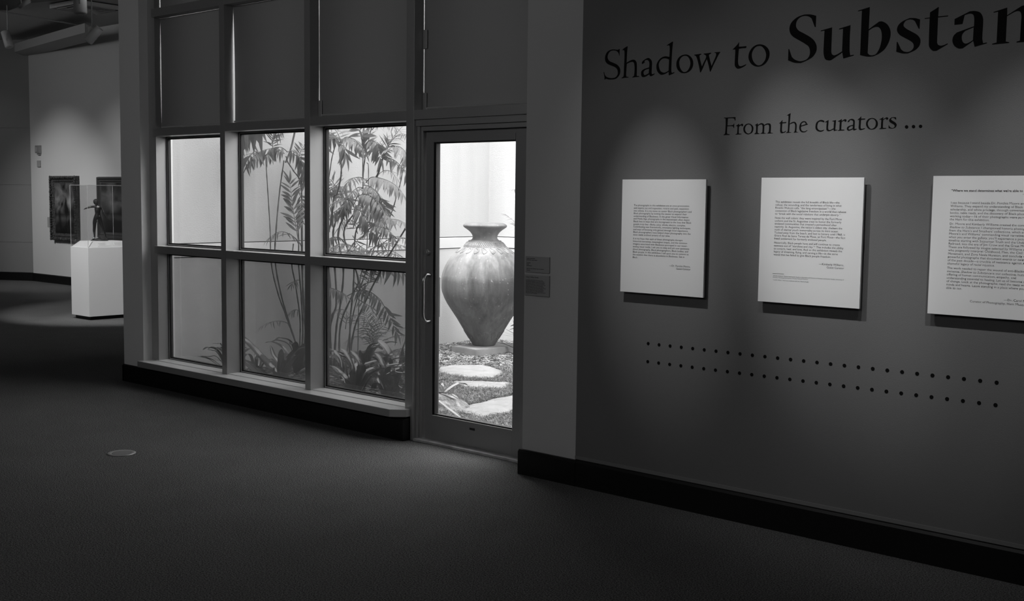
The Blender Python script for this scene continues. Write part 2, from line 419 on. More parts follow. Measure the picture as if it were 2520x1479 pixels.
# sill: slab with a chamfered right end, a slightly raised back strip
bm = bmesh.new()
prism(bm, [(-8.69, 5.09), (-5.585, 5.09), (-5.50, 5.165), (-5.50, 5.36), (-8.69, 5.36)], .157, .205)
for v in bm.verts: v.co -= O
bmesh.ops.bevel(bm, geom=bm.edges[:], offset=.002, segments=2, affect='EDGES')
obj('sill', bm, M_frame, win)
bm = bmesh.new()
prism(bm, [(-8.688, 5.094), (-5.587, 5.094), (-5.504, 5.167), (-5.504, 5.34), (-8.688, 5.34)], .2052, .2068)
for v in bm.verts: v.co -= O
obj('sill_lit_skin', bm, M_sill_lit, win)  # thin pale skin, daylight on the sill put into its colour
wpart('sill_strip', (-8.60, -5.552, 5.215, 5.33, .2068, .212), M_sill_lit, 0)
wpart('apron', (-8.69, -5.50, 5.19, 5.37, 0, .157), M_black, 0)
def frame_ring(bm, x0, x1, z0, z1, y0, y1, t):
    box(bm, x0, x1, y0, y1, z0, z0+t); box(bm, x0, x1, y0, y1, z1-t, z1)
    box(bm, x0, x0+t, y0, y1, z0+t, z1-t); box(bm, x1-t, x1, y0, y1, z0+t, z1-t)
def pane(x0, x1, z0, z1, G, full=True):
    """black gasket, aluminium bead, inner black gasket, glass"""
    bm = bmesh.new(); frame_ring(bm, x0, x1, z0, z1, YG-.012, YG+.02, .005)
    frame_ring(bm, x0+.012, x1-.012, z0+.011, z1-.011, YG-.006, YG+.02, .010)
    for v in bm.verts: v.co -= O
    g = obj('pane_gasket', bm, M_gasket, win)
    bm = bmesh.new(); frame_ring(bm, x0+.005, x1-.005, z0+.005, z1-.005, YG-.010, YG+.02, .007)
    for v in bm.verts: v.co -= O
    obj('glazing_bead', bm, M_alu, g)
    bm = bmesh.new(); box(bm, x0+.018, x1-.018, YG, YG+.006, z0+.017, z1-.017)
    for v in bm.verts: v.co -= O
    obj('pane', bm, G, g)
for j, (a, b) in enumerate(bays[:3]):
    dz = [-.014, -.002, .008][j]
    pane(a, b, .210, 1.110, G_low); pane(a, b, 1.169, 2.082+dz, G_up)
for j, (a, b) in enumerate(bays):
    dz = [-.014, -.002, .008, .013][j]
    pane(a, b, 2.143+dz, 3.028, G_up); pane(a, b, 3.094, 4.0, G_up)
# exterior face of the building above and right of the glazing
struct(bx('wall_facade', (-9.2, 5.2, 5.38, 5.6, 4.06, 6.6), M_stucco))
struct(bx('wall_facade_right', (-4.36, 5.2, 5.46, 5.6, -.2, 4.06), M_stucco))
struct(bx('trim_1', (-9.02, -5.56, 5.345, 5.40, -.3, .2), M_stucco))

# roller blinds in the two upper tiers
def blind(j, x0, x1, z0, z1, gap_t, gap_m, gap_b, label, tabs=()):
    t = empty('roller_blind', (x0, 5.285, z0)); tag(t, label, 'window blind', 'dark roller blinds in the upper windows')
    bm = bmesh.new(); n = 14; F = []; Bk = []
    for i in range(n+1):
        u = i/n; gap = (gap_b*(1-u)+gap_t*u) + 4*u*(1-u)*(gap_m-(gap_b+gap_t)/2)
        z = (z1-z0-.004)*u+.002
        row = []
        for y in (0, .003):
            row.append([bm.verts.new((gap, y, z)), bm.verts.new(((x1-x0)*.5, y+.002*math.sin(3*u), z)), bm.verts.new((x1-x0-.004, y, z))])
        F.append(row[0]); Bk.append(row[1])
    for i in range(n):
        for k in range(2):
            bm.faces.new((F[i][k], F[i][k+1], F[i+1][k+1], F[i+1][k])); bm.faces.new((Bk[i+1][k], Bk[i+1][k+1], Bk[i][k+1], Bk[i][k]))
        bm.faces.new((F[i+1][0], Bk[i+1][0], Bk[i][0], F[i][0])); bm.faces.new((F[i][2], Bk[i][2], Bk[i+1][2], F[i+1][2]))
    obj('blind_fabric', bm, M_blind, t, True)
    bm = bmesh.new(); tube(bm, [(max(gap_b, .012), -.004, .014), (x1-x0-.006, -.004, .014)], .007, 8); obj('hem_bar', bm, M_blind, t)
    for za, zb, wd in tabs:
        bm = bmesh.new(); box(bm, .001, wd, -.012, -.002, za-z0, zb-z0); bmesh.ops.bevel(bm, geom=bm.edges[:], offset=.002, segments=1, affect='EDGES')
        obj('edge_clip', bm, M_frame, t)
    return t
blind(0, -8.585, -7.631, 2.131, 3.026, .002, .006, .001, 'lower roller blind in the leftmost window bay, beside the pale column',)
blind(1, -7.567, -6.601, 2.143, 3.028, .001, .014, .013, 'lower roller blind in the second window bay, wide bright gap at left')
blind(2, -6.540, -5.552, 2.153, 3.028, .005, .003, .007, 'lower roller blind in the third window bay, with a clip at its bottom left', ((2.153, 2.27, .038),))
blind(3, -5.478, -4.362, 2.158, 3.028, .005, .004, .005, 'lower roller blind above the glass door', ((2.158, 2.27, .035), (2.55, 2.67, .038)))
for j, (lab, tabs) in enumerate((('upper roller blind in the leftmost window bay, cut off by the top of the photo', ()), ('upper roller blind in the second window bay at the top of the photo', ()),
        ('upper roller blind in the third window bay, above the bright palm pane', ()), ('topmost roller blind high above the glass door', ()))):
    blind(j, bays[j][0], bays[j][1], 3.094, 4.0, .005, .006, .006, lab, tabs)

# ---------------------------------------------------------------- door
YD = 5.262
D = struct(empty('door_1', (-5.43, YD, 0))); DO = D.location
def dpart(name, d, mt, parent=None, bevel=.002): return bx(name, d, mt, parent or D, bevel, origin=DO)
hL = -5.478
# frame: jambs and stepped header
dpart('door_jamb', (hL, -5.437, YD-.02, 5.40, 0, 2.10), M_frame)
dpart('door_jamb', (hL, -5.455, YD-.035, 5.30, 0, 2.10), M_frame)
dpart('door_jamb', (-4.40, -4.34, YD-.005, 5.40, 0, 2.10), M_frame)
dpart('door_header', (hL, -4.362, YD-.045, 5.40, 2.053, 2.098), M_frame)
dpart('header_light_block', (hL, -4.362, 5.312, 5.40, 1.995, 2.053), M_frame)  # blocker added behind the header to shut out a slit of daylight
dpart('door_stop', (-5.43, -4.362, YD-.035, 5.30, 2.022, 2.050), M_frame)
gl0 = on_y(1079, 352, YD+.03); gr0 = on_y(1276, 346, YD+.03); gb = on_y(1073, 1029, YD+.03); 
dx0, dx1 = -5.428, -4.405
gx0, gx1 = gb.x+.012, gr0.x
gz0, gz1 = .188, gl0.z
dpart('door_stile', (dx0, gx0-.02, YD, YD+.045, .012, 2.018), M_door)
dpart('door_stile', (gx1+.004, dx1, YD, YD+.045, .012, 2.018), M_door)
dpart('top_rail', (gx0-.02, gx1+.004, YD, YD+.045, gz1+.004, 2.018), M_door)
dpart('bottom_rail', (gx0-.02, gx1+.004, YD, YD+.045, .012, gz0-.012), M_door)
dpart('rail_moulding', (gx0-.02, gx1+.004, YD-.004, YD, gz1+.004, gz1+.045), M_door)
bm = bmesh.new()
box(bm, gx0-.02, gx0, YD+.004, YD+.04, gz0-.012, gz1+.004); box(bm, gx0, gx1+.004, YD+.006, YD+.04, gz1-.004, gz1+.004)
box(bm, gx0, gx1+.004, YD+.008, YD+.04, gz0-.008, gz0)
for v in bm.verts: v.co -= DO
obj('door_gasket', bm, M_gasket, D)
dpart('glass_stop', (gx0-.018, gx1+.003, YD-.002, YD+.02, gz0-.013, gz0-.009), M_alu, bevel=0)
dpart('door_glass', (gx0-.002, gx1+.003, YD+.022, YD+.028, gz0-.006, gz1+.004), G_door, bevel=0)
lp = on_y(1162, 1056, YD); dpart('maker_plate', (lp.x-.022, lp.x+.022, YD-.002, YD, lp.z-.007, lp.z+.007), M_gasket, bevel=0)
th = struct(bx('trim_2', (-5.47, -4.405, 5.195, 5.34, .0, .016), mat('worn_threshold', .5, .5, var=(12, .3)), bevel=.004))
# pull handle, on the inside
h0, h1 = on_y(1057, 676, YD), on_y(1052, 789, YD)
bm = bmesh.new(); hx = h0.x
tube(bm, [v-DO for v in smooth_path([(hx+.012, YD, h0.z), (hx+.004, YD-.035, h0.z), (hx, YD-.055, h0.z-.035), (hx, YD-.056, h0.z-.1), (hx, YD-.056, h1.z+.1), (hx, YD-.055, h1.z+.035), (hx+.004, YD-.035, h1.z), (hx+.012, YD, h1.z)], 6)], .0095, 12)
obj('pull_handle', bm, M_steel, D, True)
lk = on_y(1052, 620, YD); bm = bmesh.new()
bmesh.ops.create_cone(bm, cap_ends=True, segments=24, radius1=.022, radius2=.019, depth=.022, matrix=Matrix.Translation(Vector((lk.x+.01, YD-.011, lk.z))-DO) @ Matrix.Rotation(R(90), 4, 'X'))
bmesh.ops.create_cone(bm, cap_ends=True, segments=20, radius1=.012, radius2=.012, depth=.01, matrix=Matrix.Translation(Vector((lk.x+.01, YD-.025, lk.z))-DO) @ Matrix.Rotation(R(90), 4, 'X'))
obj('lock_cylinder', bm, M_track, D)
e0, e1 = on_y(1081.5, 679, YD+.10), on_y(1079.5, 782, YD+.10)
bm = bmesh.new(); box(bm, e0.x-.012, e0.x+.012, YD+.095, YD+.107, e1.z, e0.z)
for v in bm.verts: v.co -= DO
bmesh.ops.bevel(bm, geom=[e for e in bm.edges if abs(e.verts[0].co.y-e.verts[1].co.y) > .005], offset=.009, segments=4, affect='EDGES')
obj('outside_handle', bm, M_alu, D)

# ---------------------------------------------------------------- courtyard walls
def garden_wall(name, x0, x1, y0, y1, face):
    """lower render, a smooth projecting band between two open joints, upper render"""
    core = bx(name, (x0, x1, y0, y1, -.3, 3.7), M_gasket)
    struct(core)
    def lay(n, z0, z1, t, m):
        if face == 'x+': d = (x1, x1+t, y0, y1, z0, z1)
        elif face == 'y-': d = (x0, x1, y0-t, y0, z0, z1)
        else: d = (x0-t, x0, y0, y1, z0, z1)
        return bx(n, d, m, core, .003)
    lay('lower_render', GZ-.1, 1.034, .020, M_stucco_low); lay('band', 1.042, 1.157, .028, M_band); lay('upper_render', 1.165, 3.7, .020, M_stucco)
    return core
garden_wall('wall_garden_left', -9.22, -9.02, 5.40, 9.95, 'x+')
garden_wall('wall_garden_back', -9.02, .8, 9.74, 9.95, 'y-')
garden_wall('wall_garden_right', .8, 1.0, 5.6, 9.95, 'x-')
struct(bx('ground', (-9.02, .8, 5.40, 9.74, -.3, GZ-.02), M_soil))

# ---------------------------------------------------------------- far gallery
YB = 9.88; XC = -20.35
struct(bx('wall_far', (XC, -9.22, YB, YB+.2, 0, 4.3), M_white))
bm = bmesh.new(); base_profile(bm, XC, -9.22, YB-.02, YB, .145); struct(obj('baseboard_far', bm, M_black))
# oblique end wall, built of wide boards with fine horizontal joints
dA = Vector((-.870, -.493, 0)).normalized(); nA = Vector((dA.y, -dA.x, 0))     # nA faces the camera
if nA.y > 0: nA = -nA
PA = Vector((XC, YB, 0)); LA = 1.05
def strip_wall(name, z0, z1, mt, off=0, parent=None, t=.15, L=LA):
    bm = bmesh.new(); a = PA+nA*off; b = PA+dA*L+nA*off
    prism(bm, [a, b, b-nA*t, a-nA*t], z0, z1); return obj(name, bm, mt, parent)
wo = struct(strip_wall('wall_oblique', 0, 4.3, M_oblique, -.006))
zj = [0.145] + [on_z(40, 577, 0).z*0+v for v in (1.0, 1.0)]
def zA(py):   # height of a joint seen at px x=40
    d = ray(40, py); p = PA+dA*.55; t = (nA.dot(p))/(nA.dot(d)); return EYE+d.z*t
zs = [.145, zA(596), zA(455), zA(315), zA(240), 4.3]
for a, b in zip(zs, zs[1:]): strip_wall('wall_board', a+.004, b-.004, M_oblique, 0, wo, .01)
struct(strip_wall('baseboard_oblique', 0, .145, M_black, .02, None, .05))
bm = bmesh.new(); a = PA+dA*LA; prism(bm, [a, a-nA*.15, a-nA*.15+Vector((-1.5, 3.0, 0)), a+Vector((-1.6, 2.9, 0))], 0, 4.3); struct(obj('wall_return', bm, M_white))
struct(bx('wall_north', (-30, XC, 12.9, 13.1, 0, 4.3), M_white))
# bulkhead, duct-like fascia in front of the corner
f0, f1, f2 = on_z(36, 128, 4.02), on_z(120, 104, 4.02), on_z(209, 80, 4.02)
bm = bmesh.new(); pts = smooth_path([f0, f1, f2], 6); back = [p+Vector((-.75, .66, 0))*.8 for p in pts[::-1]]
prism(bm, [(p.x, p.y) for p in pts]+[(p.x, p.y) for p in back], 4.02, 4.16); struct(obj('trim_3', bm, M_ceil2))
c0, c1 = on_z(-30, 22, 4.2), on_z(212, 65, 4.2)
bm = bmesh.new(); tube(bm, [c0, c1], .012, 6); tr3 = struct(obj('trim_4', bm, M_track))
# lowered ceiling field with a dark slot at the upper left
d0 = on_z(-60, 15, 4.25)
bm = bmesh.new(); q = [on_z(-40, 24, 4.24), on_z(22, 26, 4.24), on_z(70, 8, 4.24), on_z(180, -2, 4.24), on_z(120, -30, 4.24), on_z(-40, -30, 4.24)]
prism(bm, [(p.x, p.y) for p in q], 4.24, 4.29); struct(obj('ceiling_recess', bm, M_gasket))

# ================================================================== LETTERING ON THE TITLE WALL
YW = 5.02
def spline(pts):
    """pts: list of (x, y, corner) -> dense closed polyline (Catmull-Rom broken at corners)"""
    n = len(pts); o = []
    for i in range(n):
        p0, p1, p2, p3 = pts[i-1], pts[i], pts[(i+1) % n], pts[(i+2) % n]
        a = Vector(p1[:2]); b = Vector(p2[:2])
        if p1[2] and p2[2]: o.append(a); continue
        ta = (b-a) if p1[2] else (b-Vector(p0[:2]))/2
        tb = (b-a) if p2[2] else (Vector(p3[:2])-a)/2
        m = (b-a).length
        for v in (ta, tb):
            if v.length > m*1.1: v *= m*1.1/v.length
        for k in range(5):
            t = k/5
            o.append((2*t**3-3*t*t+1)*a+(t**3-2*t*t+t)*ta+(-2*t**3+3*t*t)*b+(t**3-t*t)*tb)
    return o
def parse(s):
    r = []
    for w_ in s.split():
        c = w_.endswith('!'); x, y = w_.rstrip('!').split(','); r.append((float(x), float(y), c))
    return r
# outlines of the letters as (origin x, origin y, scale) and contours; '!' marks a corner
T1, T2, T3, T4, T5, T6 = (1480, 100, 14.7875), (1610, 90, 13.447), (1790, 90, 16.43), (1930, 20, 9.861), (2090, 0, 9.86), (2260, 0, 9.692)
T7, T8 = (1770, 270, 10.957), (1990, 270, 8.4)
TITLE = [
 (T1, ['668,308! 662,420 664,545! 655,548! 635,470 600,415 540,372 430,355 330,385 270,450 235,530 225,600 245,680 300,745 430,805 540,855 620,920 670,1000 690,1090 680,1180 640,1275 570,1355 480,1400 340,1415 240,1405 155,1388 130,1418! 112,1410! 118,1340 85,1155! 102,1145! 125,1235 165,1300 250,1345 370,1365 480,1350 555,1300 595,1220 600,1140 585,1060 540,995 450,940 330,895 230,845 165,775 138,690 140,590 170,490 230,400 330,340 440,320 600,335 650,308!']),
 (T1, ['945,205! 958,215! 935,440 918,805! 1000,755 1100,705 1190,695 1245,730 1280,800 1292,900 1292,1050 1286,1250 1300,1285 1370,1290! 1378,1312! 1240,1325 1135,1342! 1132,1325! 1185,1285 1200,1220 1212,1050 1208,920 1190,820 1160,780 1110,772 1020,795 925,845! 910,1050 900,1240 915,1310 985,1318! 990,1340! 870,1350 740,1370! 738,1350! 800,1310 818,1230 825,1050 845,600 843,400 820,345 755,352! 820,285 880,245']),
 (T1, ['1485,850! 1478,800 1520,735 1620,665 1715,630 1790,675 1835,750 1845,840 1835,1000 1828,1160 1850,1220 1940,1195! 1940,1215! 1870,1265 1800,1295 1765,1275 1742,1225! 1640,1290 1530,1325 1470,1300 1448,1220 1460,1120 1530,1050 1640,1005 1740,975! 1752,860 1740,770 1700,715 1645,700 1590,720 1568,750 1575,795! 1530,825', '1740,1020! 1650,1040 1570,1085 1535,1140 1538,1200 1570,1255 1620,1245 1690,1210 1728,1180!']),
 (T2, ['612,165! 622,175! 600,400 585,600 570,950 568,1150 585,1205! 665,1180! 668,1200! 580,1245 495,1285! 485,1265 480,1165! 380,1225 300,1255 220,1260 140,1200 90,1110 75,1000 90,900 150,790 240,700 360,655 440,660 505,672! 515,500 515,360 500,295 425,300! 425,285! 500,235', '497,765! 440,735 350,718 270,735 195,800 155,890 152,970 175,1070 220,1150 310,1195 390,1180 480,1125!']),
 (T2, ['1055,592 1150,620 1230,690 1280,790 1293,880 1280,980 1230,1080 1150,1160 1060,1200 980,1210 880,1190 790,1110 745,1010 735,910 755,800 820,690 920,620', '1010,635 940,655 870,720 832,820 830,900 850,1010 900,1110 970,1170 1050,1165 1120,1110 1175,1010 1200,900 1190,800 1150,710 1090,650']),
 (T2, ['1325,600! 1560,568! 1560,590! 1505,620 1498,660 1530,810 1580,995! 1640,860 1700,740 1722,665 1705,620 1640,580! 1640,565! 1885,535! 1885,555! 1820,590 1815,640 1845,780 1900,980! 1960,840 2030,680 2055,600 2045,550 1998,540! 2000,522! 2185,508! 2180,525! 2140,575 2060,740 1950,960 1865,1160! 1845,1160! 1810,980 1745,740! 1680,870 1600,1060 1540,1185! 1522,1185! 1480,960 1430,760 1385,650 1330,618!']),
 (T3, ['480,225! 465,410! 620,402 770,385! 765,440 740,460! 600,470 465,495! 448,700 432,950 440,1100 480,1180 560,1198 660,1165 765,1115! 740,1160 620,1235 500,1285 410,1292 340,1240 305,1170 300,1080 320,700 325,525! 215,525! 330,410 420,310']),
 (T3, ['1350,315 1500,355 1620,450 1690,570 1708,690 1690,830 1610,1000 1500,1120 1370,1190 1220,1215 1080,1180 950,1080 870,920 860,780 900,620 1000,460 1140,355 1240,322', '1280,375 1180,400 1080,490 1010,620 990,760 1020,930 1100,1070 1200,1150 1280,1165 1380,1130 1470,1040 1540,920 1568,780 1560,660 1510,530 1420,420 1340,378']),
]
TITLE_BOLD = [
 (T4, ['775,185! 765,455! 745,460! 665,250! 600,205 500,185 390,220 310,300 285,400 300,480 360,550 480,615 620,695 720,780 775,880 788,970 770,1060 700,1170 600,1240 500,1290 400,1332! 250,1325 95,1268! 105,992! 120,992! 185,1185! 260,1250 380,1288 490,1270 570,1220 620,1130 625,1020 590,930 500,860 380,790 240,710 160,630 128,520 150,400 220,300 340,210 490,155! 620,152 700,165']),
 (T4, ['1160,468! 1140,1060! 1160,1120 1215,1145 1290,1120 1405,1050! 1430,500! 1335,515! 1335,498! 1610,412! 1590,700 1585,1020 1600,1145! 1685,1130! 1685,1148! 1435,1222! 1410,1075! 1135,1262! 1080,1268 1000,1240 965,1150 955,1030 980,545! 888,560! 888,545!']),
 (T5, ['498,172! 472,712! 725,525! 800,520 900,570 970,660 1003,780 990,920 940,1060 850,1200 720,1300 580,1365! 440,1372 265,1335! 310,255! 215,275! 215,260!', '472,740! 445,1290! 500,1335 580,1340 660,1300 740,1160 785,980 792,840 770,730 720,665 650,650 560,680']),
 (T5, ['1718,472! 1705,700! 1688,698! 1595,515! 1540,480 1460,472 1370,505 1320,580 1325,640 1400,705 1520,770 1640,840 1710,920 1728,1000 1700,1110 1620,1200 1530,1250 1420,1295! 1290,1295 1143,1255! 1155,1015! 1172,1018! 1255,1195! 1320,1245 1420,1262 1510,1225 1562,1150 1555,1060 1490,995 1350,920 1230,850 1170,770 1162,690 1210,590 1310,510 1470,438! 1600,440']),
 (T6, ['488,165! 472,395! 712,368! 712,388! 470,415! 445,1010! 470,1065 540,1090 620,1070 700,1035! 702,1052! 430,1212! 350,1210 280,1150 252,1060 272,435! 155,448! 155,432! 275,418! 282,295!']),
 (T6, ['1230,270! 1350,262 1460,290 1520,360 1548,480 1525,900 1545,1030! 1635,1015! 1635,1032! 1345,1115! 1310,975! 1060,1150! 960,1155 860,1090 815,980 840,860 920,775! 1330,625! 1335,430 1305,345 1220,325 1105,360! 1055,570! 862,592! 868,455!', '1322,648! 1120,735! 1055,810 1035,900 1060,1000 1130,1040 1220,1010 1305,955!']),
 (T6, ['2122,182! 2118,365! 2470,140! 2560,130 2640,200 2670,320 2640,960! 2720,965! 2720,985! 2345,1012! 2345,992! 2425,970! 2450,560 2460,360 2430,280 2370,260 2280,290 2115,385! 2085,990! 2168,1005! 2168,1022! 1762,1062! 1762,1045! 1868,1015! 1905,280! 1798,300! 1795,285!']),
]
SUB = [
 (T7, ['128,215! 300,208 440,198! 436,285! 420,288! 410,245 360,225 232,232! 220,425! 330,420 380,408 395,375! 405,375! 400,490! 388,490! 380,455 340,438 218,442! 210,600 222,652 280,660! 275,675! 200,678 125,685! 118,675! 155,650 165,600 178,400 175,250 165,230 130,228!']),
 (T7, ['538,375! 535,425! 590,390 625,380 645,400 640,430 618,445 605,440! 600,415 570,425 530,455! 525,560 528,645! 600,645! 598,658! 520,662 445,670! 445,658! 480,645 488,600 495,480 485,440 448,438! 500,405']),
 (T7, ['800,372 865,395 910,445 922,500 910,570 870,625 790,660 715,640 665,590 652,520 670,450 720,395', '785,392 735,415 705,460 695,520 710,580 745,625 790,642 840,620 870,570 880,510 865,445 830,402']),
 (T7, ['1042,365! 1040,415! 1100,375 1150,362 1195,380 1215,410! 1280,375 1340,368 1380,385 1395,430 1390,540 1385,615 1440,628! 1435,636! 1300,640! 1300,630! 1335,600 1345,540 1348,460 1335,410 1300,395 1215,425! 1212,540 1212,620 1255,630! 1250,640! 1120,645! 1120,638! 1160,610 1170,540 1172,460 1160,410 1120,392 1042,430! 1036,540 1040,620 1085,640! 1080,648! 948,655! 948,645! 985,620 995,540 995,440 985,412 955,412! 1000,390']),
 (T7, ['1708,275! 1700,340! 1808,332! 1800,355! 1700,365! 1692,480 1690,560 1705,595 1745,598 1805,572! 1780,600 1700,628 1660,620 1645,570 1650,460 1652,370! 1615,372! 1665,325']),
 (T7, ['1925,92! 1915,200 1900,375! 1960,340 2020,325 2065,345 2088,400 2088,490 2082,590 2130,598! 2125,607! 2010,613! 2010,604! 2038,580 2048,500 2048,420 2030,365 1990,352 1900,390! 1892,500 1888,595 1938,605! 1935,613! 1808,622! 1808,614! 1845,590 1855,500 1868,250 1866,160 1825,155! 1875,120']),
 (T7, ['2205,448! 2205,510 2230,565 2285,585 2330,575 2375,545! 2375,555! 2320,595 2260,605 2205,590 2170,545 2160,480 2175,400 2220,335 2290,308 2345,330 2370,380 2390,388! 2385,396!', '2207,430! 2335,388! 2320,350 2285,330 2240,345 2215,385']),
 (T8, ['330,238! 315,262! 270,242 230,240 195,270 178,330 185,385 215,420 260,430 320,412! 320,420! 280,445 235,452 180,435 150,400 142,350 155,285 190,240 250,212 300,218']),
 (T8, ['412,212! 408,290 402,380 415,415 450,418 518,385! 522,300 525,248 490,240! 490,232! 568,212! 560,300 552,400 560,418! 590,410! 588,420! 522,440! 516,402! 440,438 410,442 375,425 368,390 372,300 375,262 338,262! 340,255!']),
 (T8, ['687,192! 683,238! 730,205 760,195 782,210 778,235 755,250! 748,245! 740,225 710,232 682,255! 678,330 676,405 685,412 738,412! 738,425! 605,434! 605,428! 635,412 640,330 645,265 640,245 608,245! 608,238! 650,215']),
 (T8, ['812,258! 810,240 850,200 900,188 940,205 955,240 952,320 950,390 960,400 993,392! 990,400! 940,425! 925,420 918,400! 860,425 820,432 795,410 798,365 840,335 918,312! 922,260 910,225 880,210 850,215 845,240!', '916,330! 860,345 830,370 828,400 850,410 912,385!']),
 (T8, ['1090,135! 1085,185! 1172,182! 1168,198! 1085,205! 1078,290 1074,360 1085,390 1110,393 1168,378! 1140,400 1080,417 1048,410 1035,370 1042,290 1045,210! 1010,210! 1055,170']),
 (T8, ['1320,170 1380,190 1420,235 1433,285 1420,340 1375,390 1305,408 1240,392 1200,345 1188,290 1205,230 1250,185', '1305,185 1260,205 1230,250 1225,300 1245,355 1285,392 1330,388 1370,355 1390,300 1385,245 1355,200']),
 (T8, ['1545,152! 1542,198! 1590,168 1622,155 1645,172 1640,195 1618,208! 1610,205! 1602,185 1570,190 1542,215! 1538,290 1536,365 1545,375 1602,376! 1600,388! 1460,400! 1460,392! 1493,375 1498,290 1505,225 1500,205 1465,205! 1465,198! 1505,178']),
 (T8, ['1808,155! 1812,205! 1800,205! 1775,175 1740,162 1710,180 1708,205 1740,230 1790,262 1818,300 1815,340 1780,375 1730,388 1655,380! 1655,322! 1662,322! 1685,360 1730,378 1765,368 1780,340 1765,310 1715,280 1675,250 1665,220 1685,180 1730,155']),
] + [(T8, [' '.join('%.1f,%.1f' % (cx+35*math.cos(a*math.pi/6), cy+35*math.sin(a*math.pi/6)) for a in range(12))]) for cx, cy in ((2026, 355), (2170, 349), (2315, 344))]

def letter(root, T, contours, mt):
    cu = bpy.data.curves.new('letter', 'CURVE'); cu.dimensions = '2D'; cu.fill_mode = 'FRONT'
    allp = []
    for s in contours:
        q = [on_y(T[0]+v.x/T[2], T[1]+v.y/T[2], YW) for v in spline(parse(s))]
        allp.append(q)
    cx = sum(p.x for p in allp[0])/len(allp[0]); cz = min(p.z for p in allp[0])
    for q in allp:
        sp = cu.splines.new('POLY'); sp.points.add(len(q)-1)
        for a, p in zip(sp.points, q): a.co = (p.x-cx, p.z-cz, 0, 1)
        sp.use_cyclic_u = True
    tmp = bpy.data.objects.new('tmp', cu)
    me = bpy.data.meshes.new_from_object(tmp); bpy.data.objects.remove(tmp)
    bm = bmesh.new(); bm.from_mesh(me)
    for v in bm.verts: v.co = Vector((v.co.x, 0, v.co.y))
    r = bmesh.ops.extrude_face_region(bm, geom=bm.faces[:])
    for g in r['geom']:
        if isinstance(g, bmesh.types.BMVert): g.co.y -= .0012
    bmesh.ops.recalc_face_normals(bm, faces=bm.faces)
    bpy.data.meshes.remove(me)
    o = obj('letter', bm, mt, root); o.location = Vector((cx, YW-.0002, cz))-root.location
    return o
def lettering(name, sets, label):
    p = on_y(sets[0][0][0], sets[0][0][1], YW); root = empty(name, (p.x, YW, p.z)); tag(root, label, 'wall lettering')
    for T, c in sets: letter(root, T, c, M_vinyl)
    return root
lettering('title_lettering', TITLE+TITLE_BOLD, 'large black serif title reading Shadow to Substan, running off the grey wall at right')
lettering('subtitle_lettering', SUB, 'smaller black serif line reading From the curators with three dots, on grey wall')

# two rows of round dots under the panels
zr = [(.844, 'upper of the two rows of small black dots low on the grey wall'), (.7475, 'lower of the two rows of small black dots low on the grey wall')]
me = bpy.data.meshes.new('dot'); bm = bmesh.new()
bmesh.ops.create_cone(bm, cap_ends=True, segments=20, radius1=.0088, radius2=.0088, depth=.0012, matrix=Matrix.Rotation(R(90), 4, 'X'))
bm.to_mesh(me); bm.free(); me.materials.append(M_vinyl)
for z, lab in zr:
    r = empty('dot_row', (-3.4905, YW, z)); tag(r, lab, 'wall graphic')
    for i in range(27):
        o = link('dot', me, None, r); o.location = (i*(3.4905-1.6935)/26, -.0006, 0)

# ================================================================== TEXT PANELS
FONT = None
def text_mesh(s, size=1.0, bold=False, italic=False, align='LEFT'):
    cu = bpy.data.curves.new('t', 'FONT'); cu.body = s; cu.size = size; cu.resolution_u = 2
    cu.fill_mode = 'FRONT'
    if FONT: cu.font = FONT
    cu.offset = (.016 if bold else -.006)*size
    if italic: cu.shear = .22
    cu.align_x = align
    tmp = bpy.data.objects.new('t', cu); COL.objects.link(tmp)
    dg = bpy.context.evaluated_depsgraph_get(); me = bpy.data.meshes.new_from_object(tmp.evaluated_get(dg))
    bpy.data.objects.remove(tmp); bpy.data.curves.remove(cu)
    return me
def text_into(bm, s, x, z, size, sx=1, bold=False, italic=False, right=False, y=0):
    me = text_mesh(s, size, bold, italic, 'RIGHT' if right else 'LEFT')
    n0 = len(bm.verts); bm.from_mesh(me); bm.verts.ensure_lookup_table()
    for v in bm.verts[n0:]:
        v.co = Vector((x+v.co.x*sx, y, z+v.co.y))
    bpy.data.meshes.remove(me)
def text_width(s, size):
    me = text_mesh(s, size); w_ = max(v.co.x for v in me.vertices); bpy.data.meshes.remove(me); return w_

YP = 4.985
def panel(T, corners, lines, ref, label, h_ratio=.95, extra=None, right=None):
    """corners: (x0, x1, z0, z1) on the face of the panel; lines: (text, px, py, flags)"""
    x0, x1, z0, z1 = corners
    root = empty('text_panel', (x0, YP, z0)); tag(root, label, 'wall panel', 'white text panels on the grey wall')
    bx('board', (0, x1-x0, 0, .012, 0, z1-z0), M_board, root, .001)
    bx('standoff', (.08, x1-x0-.08, .012, YW-YP, .08, z1-z0-.08), M_gasket, root)
    def P(px, py): return on_y(T[0]+px/T[2], T[1]+py/T[2], YP)
    # size from the reference line: text, left px, right px, py
    s, a, b, py, pitch = ref
    L = (P(b, py)-P(a, py)).length
    size = (P(a, py).z-P(a, py+pitch).z)*h_ratio
    sx = L/text_width(s, size)
    print('sx', sx, size)
    bm = bmesh.new()
    for t, px, py, fl in lines:
        k = size*(.52 if 'f' in fl else 1); p = P(px, py)
        if isinstance(t, str): t = [(t, '')]
        x = p.x-root.location.x
        for seg, sf in t:
            text_into(bm, seg, x, p.z-z0-k*.26, k, sx, 'b' in fl, 'i' in sf, 'r' in fl, -.0006)
            if len(t) > 1: x += text_width(seg, k)*sx + (size*.3*sx if seg.endswith(' ') else 0)
    if extra: extra(bm, P, root)
    obj('printed_text', bm, M_ink, root)
    return root
